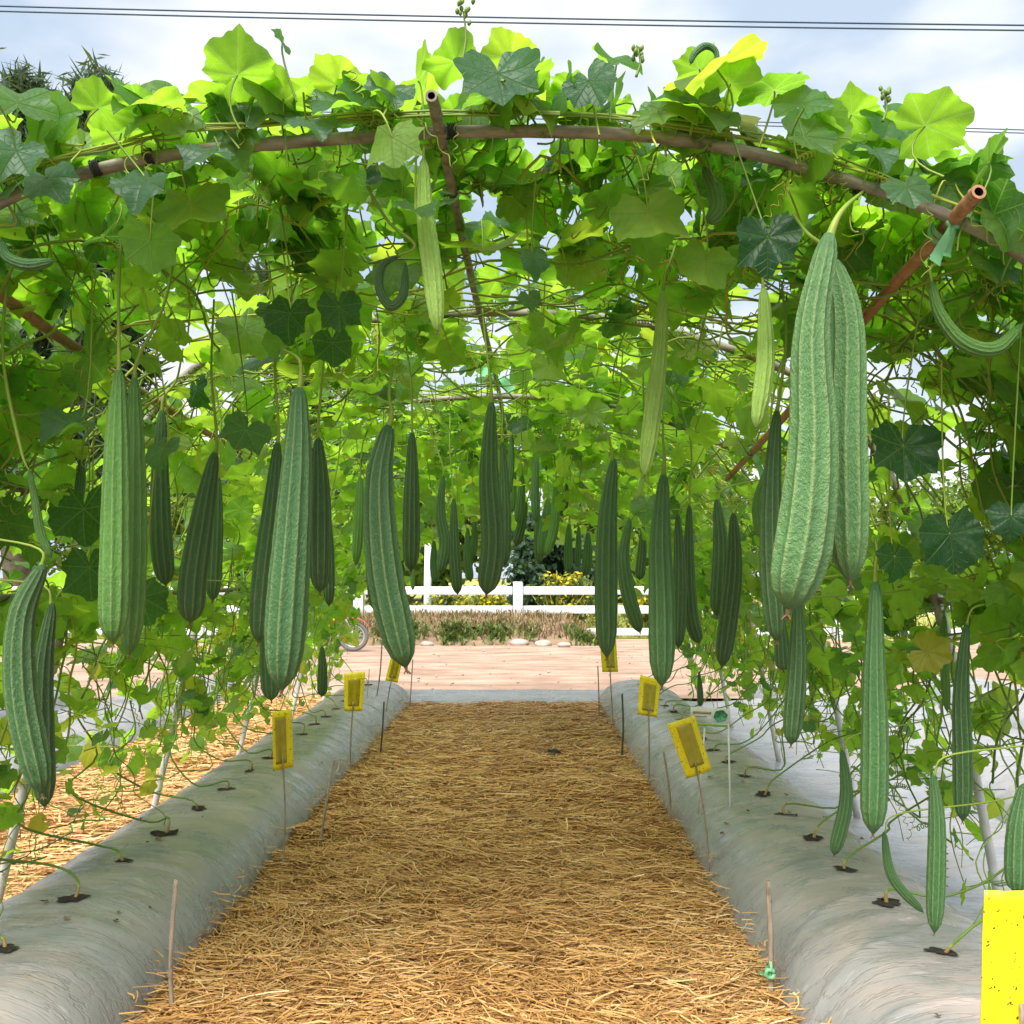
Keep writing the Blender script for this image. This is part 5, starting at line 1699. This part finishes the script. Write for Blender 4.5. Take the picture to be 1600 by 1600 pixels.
def flowers(px, dd, w, h, seed, lab):
    rs = np.random.default_rng(seed)
    base = at(px, dd)
    root = empty("flowering_bush", base)
    tag(root, lab, "bush", "bushes behind the fence")
    cen = base + np.stack([rs.normal(0, w / 2, 40), rs.normal(0, w / 3, 40), rs.uniform(0.1, h, 40)], -1)
    sb = MB()
    for c2 in cen:
        v, f = tubes(np.stack([base + (c2 - base) * np.array((0.5, 0.5, 0)), (c2 + base) / 2 + (0, 0, .05), c2])[None], np.full((1, 3), 0.008), 4)
        sb.add(v, f, 0, tint=np.full(len(v), 0.9))
    sb.build("stem", M['stem'], root)
    mb = MB()
    v, f, tn = leafquads(cen, np.full(40, 0.09), 26, 0.05, rs); mb.add(v, f, 0, tint=tn)
    mb.build("foliage", M['weed'], root, smooth=False)
    mb = MB()
    v, f, tn = leafquads(cen[::2] + (0, -0.1, 0.05), np.full(20, 0.08), 16, 0.055, rs); mb.add(v, f, 0, tint=tn)
    mb.build("blossom", M['flower'], root, smooth=False)


flowers(868, 19.2, 0.42, 1.15, 61, "bush with bright yellow blossom right of the middle fence post")
flowers(905, 19.6, 0.5, 1.2, 62, "pale yellow blossoming bush under the far row of three gourds")
flowers(695, 19.0, 0.5, 0.8, 63, "low yellow green bush between fence rails left of centre")
flowers(760, 19.3, 0.4, 0.75, 64, "low sparse bush between fence rails just left of middle post")
flowers(1010, 19.2, 0.4, 0.9, 65, "yellow bush behind the fence, left of the thick green gourd")

mb = MB()
v, f = tubes(np.array([at(668, 21), at(668, 21) + (0, 0, 0.9), at(669, 21) + (0, 0, 1.92)])[None], np.array([[0.09, 0.085, 0.075]]), 12)
mb.add(v, f)
tag(mb.build("concrete_pole", M['white']), "tall white pole standing behind the fence, left of centre", "pole")

# motorcycle parked on the road, only its front wheel shows
MD = 15.3
base = np.array(((552 - CX) / F * MD, MD, 0.0))
root = empty("motorcycle", base)
tag(root, "parked motorcycle behind left wall leaves, only its front wheel clear", "motorcycle")


def ringmesh(c_, r, tube, n=36, ns=10):
    a = np.linspace(0, 2 * math.pi, n, endpoint=False)
    p = c_ + np.stack([np.cos(a) * r, np.zeros(n), np.sin(a) * r], -1)
    out_ = np.stack([np.cos(a), np.zeros(n), np.sin(a)], -1)
    b = np.arange(ns) / ns * 2 * math.pi
    v = p[:, None] + out_[:, None] * (np.cos(b) * tube)[None, :, None] + np.array((0, 1, 0)) * (np.sin(b) * tube)[None, :, None]
    idx = np.arange(n * ns).reshape(n, ns)
    q = np.stack([idx, np.roll(idx, -1, 1), np.roll(np.roll(idx, -1, 1), -1, 0), np.roll(idx, -1, 0)], -1).reshape(-1, 4)
    return v.reshape(-1, 3), [q]


def wheel(cx_, r=0.245):
    c_ = base + np.array((cx_, 0, r))
    hub = MB()
    v, f = tubes(np.array([c_ + (0, -0.05, 0), c_, c_ + (0, 0.05, 0)])[None], np.full((1, 3), 0.085), 20); hub.add(v, f)
    h = hub.build("wheel", M['steel'], root)
    mb = MB(); v, f = ringmesh(c_, r - 0.032, 0.034); mb.add(v, f); mb.build("tyre", M['rubber'], h)
    mb = MB(); v, f = ringmesh(c_, r - 0.07, 0.012, 30, 6); mb.add(v, f)
    for k in range(16):
        a = k / 16 * 2 * math.pi
        dv = np.array((math.cos(a), 0, math.sin(a)))
        v, f = tubes(np.array([c_ + dv * 0.07, c_ + dv * 0.12, c_ + dv * (r - 0.07)])[None], np.full((1, 3), 0.003), 4); mb.add(v, f)
    mb.build("rim", M['steel'], h)


wheel(0.0); wheel(-1.22)
mb = MB()
for sy in (-0.08, 0.08):
    v, f = tubes((base + np.array([(0, sy, 0.245), (-0.14, sy, 0.6), (-0.24, sy, 0.88)]))[None], np.full((1, 3), 0.022), 8); mb.add(v, f)
mb.build("fork", M['steel'], root)
mb = MB()
a = np.linspace(0.5, 2.4, 12)
arc = base + np.array((0, 0, 0.245)) + np.stack([np.cos(a) * 0.285, np.zeros(12), np.sin(a) * 0.285], -1)
v = np.stack([arc + (0, -0.06, 0), arc + (0, -0.03, 0.012), arc + (0, 0.03, 0.012), arc + (0, 0.06, 0)], 1).reshape(-1, 3)
idx = np.arange(48).reshape(12, 4)
mb.add(v, [np.stack([idx[:-1, :-1], idx[1:, :-1], idx[1:, 1:], idx[:-1, 1:]], -1).reshape(-1, 4)])
mb.build("fender", M['red'], root)
mb = MB()
for pts, rr in (([(-0.2, 0, 0.85), (-0.34, 0, 0.5), (-0.52, 0, 0.36), (-0.8, 0, 0.40), (-1.2, 0, 0.62)], [0.07, 0.11, 0.12, 0.15, 0.07]),):
    v, f = tubes(catmull(base + np.array(pts), 20)[None], np.interp(np.linspace(0, 1, 20), np.linspace(0, 1, 5), rr)[None], 14); mb.add(v, f)
mb.build("body", M['red'], root)
mb = MB(); box(mb, base + (-0.85, 0, 0.74), 0.68, 0.24, 0.10, 0, rotm('y', -0.05), 0.035); mb.build("seat", M['black'], root)
mb = MB()
v, f = tubes(catmull(base + np.array([(-0.32, -0.34, 0.98), (-0.25, -0.15, 1.0), (-0.24, 0, 0.93), (-0.25, 0.15, 1.0), (-0.32, 0.34, 0.98)]), 20)[None], np.full((1, 20), 0.014), 8); mb.add(v, f)
mb.build("handlebar", M['black'], root)
mb = MB(); v, f = blob(base + np.array((-0.17, 0, 0.86)), 0.085, 5, 1.0, 10); mb.add(v, f); mb.build("headlight", M['steel'], root)
mb = MB()
v, f = tubes((base + np.array([(-0.6, -0.1, 0.3), (-0.55, -0.22, 0.12), (-0.5, -0.26, -0.01)]))[None], np.full((1, 3), 0.012), 6); mb.add(v, f); mb.build("stand", M['steel'], root)

# overhead cables
for (y0, y1, yy0, dd, r, lab) in ((11, 41, 0, 26, 0.022, "upper of the two dark overhead cables across the top of sky"),
                                  (19, 49, 0, 26, 0.022, "lower of the two dark overhead cables across the top of sky"),
                                  (150, 204, 0, 40, 0.022, "thin upper distant cable behind the right end of the leaves"),
                                  (158, 209, 0, 40, 0.022, "thin lower distant cable behind the right end of the leaves"),
                                  (430, 458, 0, 44, 0.015, "faint distant cable low in the sky gap at upper right")):
    xa, xb = -900, 2500
    pa = P(xa, y0 + (y1 - y0) * xa / 1600, dd); pb = P(xb, y0 + (y1 - y0) * xb / 1600, dd)
    t = np.linspace(0, 1, 60)[:, None]
    pts = pa + (pb - pa) * t
    pts[:, 2] -= (0.25 * 4 * t[:, 0] * (1 - t[:, 0]) - 0.22)
    mb = MB(); v, f = tubes(pts[None], np.full((1, 60), r), 6); mb.add(v, f)
    tag(mb.build("overhead_cable", M['cable']), lab, "cable", "overhead power cables")
